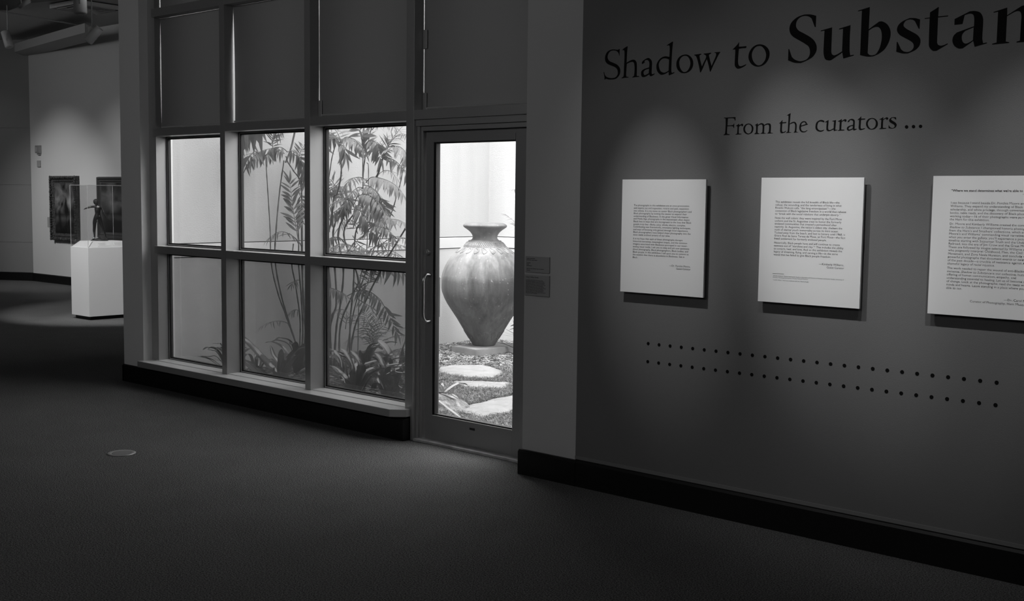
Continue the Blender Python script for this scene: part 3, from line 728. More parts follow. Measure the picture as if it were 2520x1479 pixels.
B1 = ['The photographs in this exhibition are at once provocation', 'and inquiry, joy and inspection, reverie and pain, expansion', 'into infinite. It is my vision to center Black photographers and',
 'Black photography by inviting the viewer to expand their', 'understanding of Blackness. In the great Visual Information', 'and Media Age, photographs in the mainstream often depict',
 'Black lives in ways that are incongruent to the lives that Black', 'people truly live\u2014fleshy, juicy, whole, electric, complex.', 'Contributing new frameworks, innovative lighting techniques,',
 'and ways of knowing only gained through lived experience,', 'Black photographers have helped shape photography into the', 'most viable archival artistry of our time.',
 'It is my hope that each of these photographs disrupts', 'historical narratives, meaningless tropes, and the common', 'imagery associated with Blackness portrayed in our never-',
 'ending visual media. I ask you to stop and ask new questions', 'about photography, Black photographers, Black bodies, and', 'Black people. In this exhibition I call upon you to commit to', 'the wisdom that there is abundance in Blackness. See in', 'Black.']
ys = [350, 378, 406, 432, 460, 486, 513, 541, 567, 594, 621, 648, 686, 713, 740, 767, 794, 821, 848, 876]
xs = [246-1.05*max(0, i) *.62 for i in range(20)]
TB1, TB2, TB3 = (1500, 420, 4.107), (1840, 420, 3.697), (2240, 400, 3.521)
def corners(l, r, t, b, T=None):
    a = on_y(l[0], t, YP); c = on_y(r[0], b, YP); return a, c
def cnr(TL, TR, BL):
    a, b, c = on_y(*TL, YP), on_y(*TR, YP), on_y(*BL, YP); return ((a.x+c.x)/2, b.x, c.z, (a.z+b.z)/2)
panel(TB1, cnr((1532, 443), (1738, 440), (1526, 717)), [(t, x, y, '') for t, x, y in zip(B1, xs, ys)] + [('\u2014Dr. Porchia Moore,', 818, 973, 'r'), ('Guest Curator', 818, 1000, 'r')],
      (B1[2], 245, 830, 406, 27.4), 'leftmost white text panel, the narrowest column of text, nearest the glass door')
B2 = ['This exhibition reveals the full breadth of Black life\u2014the', 'refusal, the wounding, and the tenderness of living in what', 'Rinaldo Walcott calls, \u201cthe long emancipation\u201d\u00b9\u2014the', 'contention of Black legislative freedom in a world that refuses', 'to \u201cbreak with the social relations that underpin slavery.\u201d',
 'Note the wall colors: they were inspired by the Fort Mose', 'uniform and the St. Augustine crest to honor the formerly', 'enslaved communities that created a personhood after', 'captivity. St. Augustine, the nation\u2019s oldest city, shelters the', 'myth of eternal youth immortality across its mint ocean.', 'Tucked away from the beach, and lost to history until 1968, is', 'Gracia Real de Santa Teresa de Mose, or Fort Mose\u2014the first', 'freed settlement for formerly enslaved people.',
 'Historically, Black people have and will continue to create', 'newness out of \u201cstarshine and clay.\u201d\u00b2 This includes the ability', 'to conjure, heal, and love. And so this exhibition reveals the', 'legacy of dreaming, flying, and carving a life\u2014in the same', 'world that has failed to give Black people freedom.']
ys = [285, 312, 339, 366, 393, 430, 457, 483, 510, 537, 564, 591, 618, 655, 682, 709, 736, 763]
def foot(bm, P, root):
    a, b = P(228, 934), P(330, 938); o = root.location
    box(bm, a.x-o.x, b.x-o.x, -.0008, -.0002, a.z-o.z-.0006, a.z-o.z+.0006)
panel(TB2, cnr((1875, 438), (2127, 436), (1864, 741)), [(t, 253-(y-285)*.036, y, '') for t, y in zip(B2, ys)] + [('\u2014Kimberly Williams,', 877, 862, 'r'), ('Guest Curator', 877, 890, 'r'),
      ('\u00b9 Rinaldo Walcott, Ontario Institute for Studies in Education and Director of Women and Gender Studies, University of', 228, 956, 'f'), ('Toronto, The Long Emancipation: Moving Towards Freedom.', 228, 970, 'f'), ('\u00b2 Lucille Clifton, \u201cwon\u2019t you celebrate with me,\u201d Book of Light.', 228, 993, 'f')],
      (B2[3], 249, 893, 368, 27.4), 'middle white text panel with a short rule and footnotes below its text', extra=foot)
S = lambda s: s
B3 = [('\u201cWhere we stand determines what we\u2019re able to see.\u201d', 356, 244, 'b'), ('\u2014', 975, 274, ''),
 ('I see because I stand beside Dr. Porchia Moore and Kimberly', 351, 349, ''), ('Williams. They expand my understanding of Black life,', 349, 378, ''), ('scholarship, and white privilege, through conversations,', 347, 407, ''), ('books, table reads, and the discovery of Black photographers', 345, 436, ''), ('working today\u201416 of their photographs were purchased by', 344, 465, ''), ('the Harn for this exhibition.', 342, 493, ''),
 ('Dr. Moore and Kimberly Williams created the content of', 341, 531, ''), ([('Shadow to Substance', 'i'), ('. I championed historic photographs', '')], 339, 560, ''), ('from the Harn\u2019s and Smathers\u2019 collections, which anchor', 338, 589, ''), ('Moore\u2019s and Williams\u2019 commanding visual narrative, so', 336, 617, ''), ('when you enter the gallery, you\u2019ll experience a pictorial', 334, 646, ''), ('timeline starting with Sojourner Truth and the Underground', 333, 675, ''), ('Railroad, into the era of Jim Crow and the Great Migration.', 331, 703, ''), ('These are followed by images selected by Williams and Moore', 330, 732, ''), ('who poignantly interpret Childhood, Men, the Civil Rights', 329, 760, ''), ('Movement, and Zora Neale Hurston, and conclude with', 327, 789, ''), ('powerful photographs that document events or celebrations', 325, 817, ''), ('of the past decade\u2014a crucible of resistance against America\u2019s', 324, 846, ''), ('shameful legacy of racial injustice.', 322, 875, ''),
 ('The work needed to repair the wound of anti-Blackness is', 320, 913, ''), ([('immense. ', ''), ('Shadow to Substance', 'i'), (' is our collective, humble', '')], 318, 942, ''), ('offering of human communication, empathy, and', 317, 970, ''), ('understanding essential to healing. Let us all become agents', 315, 999, ''), ('of change. Look at the photographs; read the texts with open', 314, 1027, ''), ('minds and hearts. Leave standing in a place where you are', 312, 1056, ''), ('able to see.', 311, 1085, ''),
 ('\u2014Dr. Carol McCusker,', 810, 1191, ''), ('Curator of Photography, Harn Museum of Art', 516, 1203, '')]
a3, b3 = on_y(2298, 433, YP), on_y(2281, 771, YP)
panel(TB3, ((a3.x+b3.x)/2, (a3.x+b3.x)/2+.74, b3.z, a3.z), B3, ('shameful legacy of racial injustice.', 322, 733, 882, 28.6), 'rightmost, largest white text panel with a bold first line, cut by photo edge')

# small grey object labels on the pillar
def wall_label(px0, py0, px1, py1, rows, label):
    a, b = on_y(px0, py0, 5.012), on_y(px1, py1, 5.012)
    r = empty('wall_label', (a.x, 5.012, b.z)); tag(r, label, 'label')
    bx('label_card', (0, b.x-a.x, 0, .008, 0, a.z-b.z), M_label, r, .001)
    bm = bmesh.new(); W_ = b.x-a.x
    for t, u, v, k, bold in rows:
        if isinstance(t, str): text_into(bm, t, u*W_, v*(a.z-b.z), k, 1.0, bold, y=-.0004)
        else:                                   # lines too small to read in the photograph: word-length strokes
            x = u*W_
            for n_ in t:
                box(bm, x, x+n_*k*.5, -.0005, -.0001, v*(a.z-b.z)+k*.12, v*(a.z-b.z)+k*.42); x += (n_+.7)*k*.5
    obj('printed_text', bm, M_ink, r)
wall_label(1293, 630, 1351.5, 673, [((5, 9), .06, .84, .0085, 0), ((8, 4, 5), .06, .74, .0085, 0), ('Untitled', .06, .56, .0088, 1), ((4,), .06, .47, .0085, 0), ((9,), .06, .38, .0085, 0), ((4, 2, 3, 6, 3, 2, 6), .06, .20, .0085, 0), ((6,), .06, .10, .0085, 0)],
           'upper small grey object label on the pale pillar beside the door')
lr = random.Random(4)
def words(total):
    o = []
    while sum(o)+len(o)*.7 < total: o.append(lr.randint(2, 8))
    return tuple(o)
wall_label(1291, 675, 1351, 731, [('Irving J. Hoffman Garden', .06, .86, .0095, 1)] + [(words(lr.uniform(34, 42) if i < 12 else 24), .06, .73-i*.053, .0066, 0) for i in range(13)],
           'lower and taller grey object label on the pale pillar beside the door')

# ================================================================== FLOOR BOX
fb = on_z(299, 1116, 0)
t = empty('floor_box', (fb.x, fb.y, 0)); tag(t, 'round steel floor outlet cover set flush in the carpet, bottom left', 'floor outlet')
bm = bmesh.new(); lathe(bm, [(.058, .0), (.085, .0), (.085, .004), (.080, .006), (.062, .005), (.058, .003)], 48, False); obj('trim_ring', bm, M_cover, t, True)
bm = bmesh.new(); lathe(bm, [(.0565, 0), (.0565, .0045), (.054, .005), (.02, .0052)], 48); obj('lid', bm, mat('floor_box_lid', .22, .45, metal=.3), t)

# ================================================================== THE BIG JAR AND ITS PAD
pf = on_z(1172, 880, GZ); h_pad = .08
PT = GZ+h_pad
a = on_z(1111, 851, PT); b = on_z(1171, 861, PT); c = on_z(1262, 852, PT)
u = (a-b).normalized(); v = (c-b).normalized(); v = (v-u*v.dot(u)).normalized()
bm = bmesh.new(); q = [b, b+v*.62, b+v*.62+u*.40, b+u*.40]
print('pad', b, u, v, (a-b).length, (c-b).length)
ctr = (q[0]+q[2])/2
prism(bm, [(p.x-ctr.x, p.y-ctr.y) for p in q], 0, h_pad+.04)
bmesh.ops.bevel(bm, geom=bm.edges[:], offset=.006, segments=2, affect='EDGES')
tag(obj('concrete_pad', bm, M_pad, None, False, (ctr.x, ctr.y, GZ-.04)), 'low square concrete pad under the big terracotta jar', 'slab')
ft = on_z(1190, 853, PT); away = Vector((-math.sin(R(41.6)), math.cos(R(41.6)), 0))
VC = ft+away*.125
rows = [(851, 29), (847, 31), (842, 34.5), (830, 41.5), (819, 48.7), (803, 58.5), (786, 68.8), (768, 81), (750, 93), (735, 101), (720, 106.5), (703, 109), (687, 108.2), (673, 105.5), (661, 101), (652, 96.5), (645, 92.5), (638, 87), (632, 82), (627, 77), (622, 71), (618, 66), (614.6, 61),
        (606.5, 52), (605.5, 51.8), (604.5, 50), (597, 43), (596, 41.5), (595, 41.8), (593.5, 37.5), (591, 33.5), (587.6, 31), (583, 31), (579, 32.6), (574, 36), (571, 39), (567, 44), (565, 47), (561.5, 52.5), (559, 54.5), (557, 54.8), (555, 54), (553.3, 51.5), (551.2, 47.5), (550.3, 42), (550.3, 36)]
SC_ = 236.6
prof = [(r/SC_*.985, (853-y)/SC_) for y, r in rows]
prof += [(.125, 1.262), (.115, 1.20), (.11, 1.12)]
jar = empty('terracotta_jar', (VC.x, VC.y, PT)); tag(jar, 'huge weathered terracotta jar on a concrete pad outside the glass door', 'jar')
prof = [(prof[0][0]-.01, 0)]+prof
bm = bmesh.new(); lathe(bm, prof, 96, False); bm.faces.new(bm.verts[:96][::-1])
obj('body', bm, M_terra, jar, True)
def rad(z):
    for (r0, z0), (r1, z1) in zip(prof, prof[1:]):
        if z0 <= z <= z1 and z1 > z0: return r0+(r1-r0)*(z-z0)/(z1-z0)
    return .1
def on_jar(ang, z, off=.002): r = rad(z)+off; return Vector((r*math.cos(ang), r*math.sin(ang), z))
# rolled rings, plaited band, leaf frieze: raised relief on the shoulder and the foot
zr0 = [(853-594.5)/SC_, (853-597.5)/SC_, (853-606.2)/SC_, (853-608.3)/SC_]
for z in zr0:
    bm = bmesh.new(); tube(bm, [on_jar(2*math.pi*k/96, z, .0) for k in range(97)], .0055, 6, False); obj('ring_moulding', bm, M_terra, jar, True)
bm = bmesh.new(); N = 58
for k in range(N):
    a0 = 2*math.pi*k/N
    for (da, z0, z1) in ((0, zr0[1]-.004, (zr0[1]+zr0[2])/2), (math.pi/N, (zr0[1]+zr0[2])/2, zr0[2]+.006)):
        pts = [on_jar(a0+da, z0), on_jar(a0+da+.035, (z0+z1)/2+.002), on_jar(a0+da+.085, z1)]
        tube(bm, smooth_path(pts, 3), [.003]+[.0075]*3+[.006]*2+[.003], 6)
obj('plaited_band', bm, M_terra, jar, True)
def leaf_frieze(name, N, zt, zb, w_, r_, flip=1):
    bm = bmesh.new()
    for k in range(N):
        a0 = 2*math.pi*k/N
        for s in (.25, .6, 1.0):
            pts = []
            for i in range(9):
                tt = i/8; aa = a0+w_*(1-s)*.6+flip*w_*s*math.sin(math.pi*tt)*.62+w_*.35*tt; zz = zt+(zb-zt)*(tt*(.55+.45*s))
                pts.append(on_jar(aa, zz, .0005))
            tube(bm, pts, [r_*.5]+[r_]*7+[r_*.5], 5)
        pts = [on_jar(a0+w_*.35*i/6-.02*math.sin(math.pi*i/6), zt+(zb-zt)*i/6, .0005) for i in range(7)]
        tube(bm, pts, r_, 5)
    obj(name, bm, M_terra, jar, True)
leaf_frieze('leaf_frieze', 20, (853-609)/SC_, (853-624)/SC_, .25, .0052)
leaf_frieze('foot_leaf_frieze', 15, (853-815)/SC_, (853-836)/SC_, .36, .0042)

# ================================================================== STEPPING STONES
def slab(pix, z, th_, label, seed, grow=0):
    rnd = random.Random(seed); P = [on_z(x, y, z) for x, y in pix]
    c = sum(P, Vector())/len(P); n = len(P); out_ = []
    for i in range(n):
        a, b = P[i], P[(i+1) % n]
        for k in range(4):
            q_ = a.lerp(b, k/4); d = (q_-c).normalized(); out_.append(q_+d*rnd.uniform(-.012, .018))
    bm = bmesh.new(); top = [bm.verts.new((p.x-c.x, p.y-c.y, 0)) for p in out_]
    in_ = [bm.verts.new(((p.x-c.x)*.90, (p.y-c.y)*.90, .006+rnd.uniform(-.002, .002))) for p in out_]
    in2 = [bm.verts.new(((p.x-c.x)*.5, (p.y-c.y)*.5, .008+rnd.uniform(-.003, .003))) for p in out_]
    bot = [bm.verts.new(((p.x-c.x)*1.02, (p.y-c.y)*1.02, -th_)) for p in out_]
    n = len(out_)
    for i in range(n):
        j = (i+1) % n
        bm.faces.new((bot[i], bot[j], top[j], top[i])); bm.faces.new((top[i], top[j], in_[j], in_[i])); bm.faces.new((in_[i], in_[j], in2[j], in2[i]))
    bm.faces.new(in2); bm.faces.new(bot[::-1])
    o = obj('stepping_stone', bm, M_stone, None, False, (c.x, c.y, z)); tag(o, label, 'stone', 'pale stepping stones leading to the jar')
    return [(p.x, p.y) for p in out_]
SZ = GZ+.048
S1 = slab([(1070, 907), (1108, 899), (1190, 898), (1218, 906), (1240, 914), (1215, 930), (1140, 928), (1085, 918)], SZ, .06, 'farthest pale stepping stone, just in front of the jar pad', 1)
S2 = slab([(1112, 940), (1135, 937.5), (1250, 941), (1256, 946), (1235, 955), (1150, 954)], SZ, .06, 'middle pale stepping stone, the narrowest looking of the three', 2)
S3 = slab([(1126, 1010), (1160, 996), (1230, 978), (1290, 970), (1310, 985), (1285, 1005), (1230, 1018), (1190, 1026), (1160, 1018)], SZ, .06, 'nearest and largest pale stepping stone, close to the door', 3)
# mossy rock in the lower left corner of the door glass
rc = on_z(1082, 1018, GZ)
bm = bmesh.new(); bmesh.ops.create_icosphere(bm, subdivisions=4, radius=.2)
from mathutils import noise
for v_ in bm.verts:
    n_ = noise.fractal(v_.co*6, 1.0, 2.0, 5); v_.co *= 1+.18*n_; v_.co.z = v_.co.z*.62; v_.co.x *= 1.2
tag(obj('rock', bm, mat('mossy_rock', .2, .85, bump=(30, 1, 8, .03), var=(14, .6)), None, True, (rc.x, rc.y, GZ+.02)), 'rough mossy rock low in the left corner of the door glass', 'rock')

# ================================================================== GROUND COVER
def inside(x, y, poly):
    c = False; n = len(poly)
    for i in range(n):
        (x1, y1), (x2, y2) = poly[i], poly[i-1]
        if (y1 > y) != (y2 > y) and x < (x2-x1)*(y-y1)/(y2-y1)+x1: c = not c
    return c
padpoly = [(p.x, p.y) for p in q]
rng = random.Random(11)
grass_poly = [tuple(on_z(x, y, GZ)[:2]) for x, y in ((1020, 918), (1075, 915), (1130, 922), (1240, 917), (1300, 915), (1420, 1000), (1330, 1120), (1060, 1060), (1000, 985))]
def bed(name, label, cat, poly_fn, n, blade, x0, x1, y0, y1, mt):
    V, F = [], []
    k = 0
    while k < n:
        x, y = rng.uniform(x0, x1), rng.uniform(y0, y1)
        if not poly_fn(x, y): continue
        k += 1; blade(V, F, x, y)
    me = bpy.data.meshes.new(name); me.from_pydata(V, [], F); me.update()
    o = link(name, me, mt); o['kind'] = 'stuff'; o['label'] = label; o['category'] = cat
    return o
def blade(V, F, x, y):
    z = GZ-.02
    for _ in range(9):
        a = rng.uniform(0, 2*math.pi); L_ = rng.uniform(.045, .105); w_ = rng.uniform(.002, .0042)
        bx_, by_ = x+rng.uniform(-.02, .02), y+rng.uniform(-.02, .02)
        dx, dy = math.cos(a), math.sin(a); sx, sy = -dy*w_, dx*w_
        lean = rng.uniform(.25, .9); i = len(V)
        m1 = (bx_+dx*L_*.35*lean, by_+dy*L_*.35*lean, z+L_*.75)
        tp = (bx_+dx*L_*lean, by_+dy*L_*lean, z+L_*(1.05-.35*lean))
        V += [(bx_-sx, by_-sy, z), (bx_+sx, by_+sy, z), (m1[0]-sx, m1[1]-sy, m1[2]), (m1[0]+sx, m1[1]+sy, m1[2]), tp]
        F += [(i, i+1, i+3, i+2), (i+2, i+3, i+4)]
def in_grass(x, y):
    return inside(x, y, grass_poly) and not any(inside(x, y, s) for s in (S1, S2, S3)) and not inside(x, y, padpoly)
xs_ = [p[0] for p in grass_poly]; ys_ = [p[1] for p in grass_poly]
bed('mondo_grass', 'dark tufted mondo grass growing between the pale stepping stones', 'grass', in_grass, 9500, blade, min(xs_), max(xs_), min(ys_), max(ys_), M_grass)
def chip(V, F, x, y):
    a = rng.uniform(0, math.pi); L_ = rng.uniform(.009, .027)*rng.choice((1, 1, 1.5)); w_ = rng.uniform(.004, .011); t_ = rng.uniform(.002, .006)
    z = GZ-.012+rng.uniform(0, .03); ca, sa = math.cos(a), math.sin(a); p_ = rng.uniform(-.35, .35); r_ = rng.uniform(-.4, .4); i = len(V)
    for dz in (0, t_):
        for u_, v_ in ((-L_, -w_*.6), (L_, -w_), (L_*.8, w_), (-L_*.9, w_*.8)):
            V.append((x+u_*ca-v_*sa, y+u_*sa+v_*ca, z+dz+u_*p_+v_*r_))
    F += [(i+3, i+2, i+1, i), (i+4, i+5, i+6, i+7), (i, i+1, i+5, i+4), (i+1, i+2, i+6, i+5), (i+2, i+3, i+7, i+6), (i+3, i, i+4, i+7)]
def in_bed(x, y): return not inside(x, y, grass_poly) and not inside(x, y, padpoly) and not any(inside(x, y, s) for s in (S1,))
def in_bed2(x, y): return in_bed(x, y) and (rng.random() < .14 or (x < -6.6 and y > 7.4))
bed('bark_mulch', 'loose pale and dark bark chips covering the courtyard bed', 'mulch', in_bed2, 34000, chip, -8.94, -5.2, 5.46, 9.66, M_chip)

# ================================================================== PLANTS
def leaf_mesh(name, wid, bend, tip=.18, n=7, fold=.12):
    """unit leaf along +x, width along y, bending down in z"""
    V, F = [], []
    for i in range(n+1):
        u = i/n; w_ = wid*(math.sin(math.pi*min(1, u*.5/(.38)))**.8 if u < .38 else (1-((u-.38)/.62)**1.7))*.5+ .0006
        z = -bend*u*u; x = u*(1-.35*bend*u)
        V += [(x, -w_, z+fold*w_), (x, 0, z), (x, w_, z+fold*w_)]
    for i in range(n):
        a = i*3; F += [(a, a+3, a+4, a+1), (a+1, a+4, a+5, a+2)]
    me = bpy.data.meshes.new(name); me.from_pydata(V, [], F); me.update()
    for p in me.polygons: p.use_smooth = True
    return me
LEAF = {k: leaf_mesh('leaflet', w_, b_) for k, (w_, b_) in {'n0': (.11, .2), 'n1': (.125, .45), 'b0': (.155, .25), 'b1': (.18, .55), 't0': (.06, .35), 't1': (.07, .15)}.items()}
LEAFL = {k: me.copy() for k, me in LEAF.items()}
for me in LEAF.values(): me.materials.append(M_leaf)
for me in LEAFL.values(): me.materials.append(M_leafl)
prng = random.Random(5)
nleaf = 0
def frond(root, pts, L_, n, kind='n', droop=.35, light=False, spread=60, terminal=True, start=.12, th=.004, asym=None):
    """rachis along pts (world); leaflets in two ranks"""
    global nleaf
    P = smooth_path(pts, 8)
    bm = bmesh.new(); o0 = root.location
    tube(bm, [p-o0 for p in P], [th*(1-.75*i/(len(P)-1)) for i in range(len(P))], 6)
    fr = obj('frond', bm, M_cane, root, True)
    cum = [0]
    for a_, b_ in zip(P, P[1:]): cum.append(cum[-1]+(b_-a_).length)
    tot = cum[-1]
    def at(s):
        for i in range(len(P)-1):
            if cum[i+1] >= s: return P[i].lerp(P[i+1], (s-cum[i])/max(1e-6, cum[i+1]-cum[i])), (P[i+1]-P[i]).normalized()
        return P[-1], (P[-1]-P[-2]).normalized()
    S_ = LEAFL if light else LEAF
    n = int(n*1.35) if kind != 't' else n
    for i in range(n):
        s = start+(1-start)*(i+.5)/n
        for side in (-1, 1):
            if asym and side*asym < 0 and prng.random() < .7: continue
            p, t_ = at(min(.995, s+prng.uniform(-.01, .01))*tot)
            up = Vector((0, 0, 1)) if abs(t_.z) < .72 else Vector((.664, -.748, .25)); sd = t_.cross(up)
            if sd.length < .25: sd = Vector((.75, .66, 0))
            sd.normalize()
            ang = R(spread*(1-.35*s)+prng.uniform(-16, 16))
            d = (t_*math.cos(ang)+sd*side*math.sin(ang)+Vector((0, 0, -droop*prng.uniform(.15, 1.0)))).normalized()
            nrm = (up-d*up.dot(d)); nrm = nrm.normalized() if nrm.length > .05 else sd
            nrm = (nrm+sd*side*-.25+Vector([prng.uniform(-.25, .25) for _ in range(3)])); nrm = (nrm-d*nrm.dot(d)).normalized()
            y_ = nrm.cross(d)
            k = L_*prng.uniform(.85, 1.1)*(math.sin(math.pi*min(1, .22+.62*s))**.6)
            o = link('leaflet', S_[kind+prng.choice('01')], None, fr)
            M_ = Matrix((d*k, y_*k, nrm*k)).transposed().to_4x4(); M_.translation = p-o0
            o.matrix_local = M_; nleaf += 1
    if terminal:
        p, t_ = at(tot*.995)
        for sg in (-.3, .3):
            d = (t_+Vector((0, 0, -droop*.5))).normalized(); sd = d.cross(Vector((0, 0, 1)))
            sd = sd.normalized() if sd.length > .1 else Vector((1, 0, 0)); d = (d+sd*sg).normalized(); nrm = sd.cross(d).normalized(); y_ = nrm.cross(d)
            o = link('leaflet', S_[kind+'0'], None, fr); k = L_*.9
            M_ = Matrix((d*k, y_*k, nrm*k)).transposed().to_4x4(); M_.translation = p-o0; o.matrix_local = M_
    return fr
def cane(root, pts, r0, r1, nodes=True):
    P = smooth_path(pts, 8); o0 = root.location; n = len(P)
    rr = []
    for i in range(n):
        r_ = r0+(r1-r0)*i/(n-1)
        rr.append(.78*r_*(1.3 if nodes and i % 4 == 0 else 1))
    bm = bmesh.new(); tube(bm, [p-o0 for p in P], rr, 8); return obj('cane', bm, M_cane, root, True)
def pix(y, *pp):
    o = []
    for px, py in pp:
        p = on_y(px, py, y)
        if p.x < -8.76 and py < 900: p = on_x(px, py, -8.76+.02*math.sin(px))      # keep clear of the courtyard wall
        o.append(p)
    return o

# --- palm clump seen in the second pane
y1 = 6.75
b0 = on_y(735, 905, y1); b0.z = GZ
palm = empty('bamboo_palm', b0); tag(palm, 'dark bamboo palm with thin leaning canes, standing in the second window pane', 'palm', 'bamboo palms in the courtyard')
cane(palm, [b0]+pix(y1, (731, 857), (704, 778), (684, 722), (668, 650), (664.5, 560), (659, 470), (654.5, 400)), .0085, .005)
cane(palm, [b0]+pix(y1+.05, (731, 857), (710, 789), (691, 722), (677, 640), (680, 560), (689, 465), (699, 395)), .010, .007)
cane(palm, [b0]+pix(y1+.15, (738, 845), (738, 780), (727, 700), (718, 650), (722, 600)), .009, .007)
cane(palm, [b0]+pix(y1+.2, (745, 830), (742, 740), (735, 650), (735, 590), (731, 540)), .010, .007)
cane(palm, [b0]+pix(y1+.25, (750, 840), (748, 740), (742, 640), (743, 500), (741, 385)), .010, .006)
cane(palm, [b0]+pix(y1+.1, (752, 850), (745, 720), (744, 600), (741, 460), (722, 420), (709, 400), (704, 385)), .010, .006)
cane(palm, pix(y1+.1, (703, 400), (714, 372), (721, 345), (728, 310), (732, 270)), .010, .012, False)
F_ = lambda *a, **k: frond(palm, *a, **k)
F_(pix(y1, (708, 374), (690, 362), (664, 366), (640, 374), (618, 395)), .17, 11, 'b', .75, spread=50)
F_(pix(y1+.1, (706, 374), (722, 372), (738, 390), (747, 420), (750, 445)), .17, 8, 'b', .8, spread=40)
F_(pix(y1+.2, (700, 378), (682, 366), (665, 372), (655, 384)), .15, 8, 'b', .9)
F_(pix(y1-.1, (645, 388), (628, 372), (612, 390), (603, 405)), .17, 5, 'b', .8)
F_(pix(y1, (734, 592), (728, 556), (720, 508), (716, 470), (713, 448)), .165, 9, 'b', -.1, spread=50)
F_(pix(y1-.1, (742, 602), (722, 582), (700, 571), (682, 572), (664, 584)), .12, 10, 'n', .6)
F_(pix(y1, (716, 800), (700, 792), (682, 790), (662, 794), (644, 803)), .09, 6, 'n', .5)
F_(pix(y1+.3, (672, 372), (671, 350), (674, 325), (680, 305)), .11, 8, 'n', .1)
F_(pix(y1+.4, (733, 396), (742, 368), (756, 350)), .12, 8, 'n', .3)
F_(pix(y1-.3, (620, 285), (615, 300), (605, 318), (598, 330)), .26, 4, 'b', 1.3, spread=35)
F_(pix(y1-.3, (650, 280), (637, 300), (625, 312), (615, 325)), .30, 4, 'b', 1.2, spread=35)
F_(pix(y1+.3, (700, 300), (690, 310), (680, 330)), .14, 5, 'n', .8)
F_(pix(y1+.35, (735, 470), (744, 500), (742, 540)), .13, 6, 'b', .5)
F_(pix(y1+.1, (739, 690), (728, 690), (718, 700)), .1, 4, 'n', .5)
F_(pix(y1+.1, (738, 765), (726, 762), (714, 770)), .1, 4, 'n', .5)
F_(pix(y1+.2, (741, 460), (752, 440), (768, 425)), .15, 6, 'n', .4)

# --- big clump in the third pane
y2 = 7.1
b1 = on_y(860, 890, y2); b1.z = GZ
palm = empty('bamboo_palm', b1); tag(palm, 'large sunlit bamboo palm clump crowding the third window pane', 'palm', 'bamboo palms in the courtyard')
def bot(px, py=885, y=y2): p = on_y(px, py, y); p.z = GZ; return p
cane(palm, [bot(815)]+pix(y2-.1, (812, 800), (812, 700), (803, 602), (815, 545), (822, 484), (829, 478), (838, 440), (840, 409), (836, 352)), .013, .008)
cane(palm, [bot(812)]+pix(y2, (800, 760), (795, 650), (798, 515), (803, 460), (808.6, 443), (816.5, 391), (826, 355)), .008, .005)
cane(palm, [bot(822)]+pix(y2, (828, 805), (838, 745), (845, 662), (832, 579), (848, 528), (858, 500)), .012, .008)
cane(palm, [bot(805)]+pix(y2+.1, (808, 826), (818, 780), (828, 735), (820, 572), (841, 527), (850, 505)), .014, .009)
cane(palm, [bot(835)]+pix(y2+.1, (838, 800), (868, 724), (881, 684), (846, 578), (873, 522), (876, 505)), .011, .008)
cane(palm, [bot(860)]+pix(y2+.2, (862, 790), (870, 700), (874, 582), (887, 544), (893, 500), (893, 430), (893, 340)), .011, .006)
cane(palm, [bot(858)]+pix(y2+.2, (868, 830), (878, 790), (893.6, 755), (912.5, 713), (938, 665), (955, 632), (998, 562), (1020, 520)), .011, .009)
cane(palm, [bot(850)]+pix(y2+.4, (862, 810), (880, 730), (902, 665), (928, 593), (960, 532), (977, 480), (987, 443), (997, 390), (1003, 350)), .008, .005)
cane(palm, pix(y2+.3, (893, 440), (897, 397), (906, 350), (914, 315), (920, 290)), .008, .005)
cane(palm, pix(y2+.2, (905, 470), (927, 435), (936, 408), (944, 383), (950, 368)), .012, .009)
cane(palm, [bot(880)]+pix(y2+.5, (885, 700), (900, 640), (905, 560), (907, 420), (903, 400)), .007, .005)
F_ = lambda *a, **k: frond(palm, *a, **k)
y = y2
F_(pix(y, (836, 352), (824, 334), (808, 326), (794, 340), (786, 372)), .20, 9, 'b', .7)
F_(pix(y, (836, 352), (850, 338), (866, 340), (880, 350), (892, 366)), .17, 9, 'b', .6)
F_(pix(y-.2, (836, 356), (846, 360), (850, 378)), .2, 3, 'b', .9)
F_(pix(y-.1, (838, 350), (832, 330), (818, 312), (800, 302)), .16, 8, 'n', .4, light=True)
F_(pix(y+.1, (893, 345), (886, 318), (890, 300)), .19, 4, 'b', .8)
F_(pix(y+.1, (903, 352), (918, 346), (930, 360), (936, 388)), .18, 6, 'b', .6)
F_(pix(y+.2, (893, 404), (894, 372), (896, 340)), .2, 4, 'b', .0, spread=25)
F_(pix(y+.2, (944, 383), (955, 356), (974, 330), (996, 305)), .15, 13, 't', .1)
F_(pix(y+.1, (944, 383), (962, 364), (980, 360), (996, 372), (1004, 398)), .17, 9, 'b', .5, light=True)
F_(pix(y+.3, (944, 380), (934, 355), (918, 345)), .14, 8, 'n', .4, light=True)
F_(pix(y+.1, (942, 386), (962, 390), (980, 402), (998, 425), (1006, 440)), .16, 7, 'b', .6)
F_(pix(y+.3, (930, 430), (945, 420), (962, 422), (975, 438)), .13, 9, 't', .3)
F_(pix(y, (905, 445), (885, 436), (862, 442), (846, 462), (838, 482)), .17, 10, 'n', .6, light=True)
F_(pix(y-.1, (900, 450), (915, 436), (942, 440), (968, 452), (985, 470)), .17, 13, 'b', .7, light=True)
F_(pix(y-.2, (893, 455), (912, 460), (930, 478), (944, 500), (950, 515)), .18, 10, 'b', .6)
F_(pix(y-.2, (880, 470), (895, 464), (915, 478), (930, 505), (936, 525)), .17, 11, 'n', .5, light=True)
F_(pix(y-.1, (872, 505), (858, 492), (838, 492), (818, 502), (806, 515)), .16, 10, 'n', .5, light=True)
F_(pix(y-.3, (872, 502), (880, 484), (900, 478), (922, 490), (938, 512), (955, 532)), .18, 10, 'b', .5)
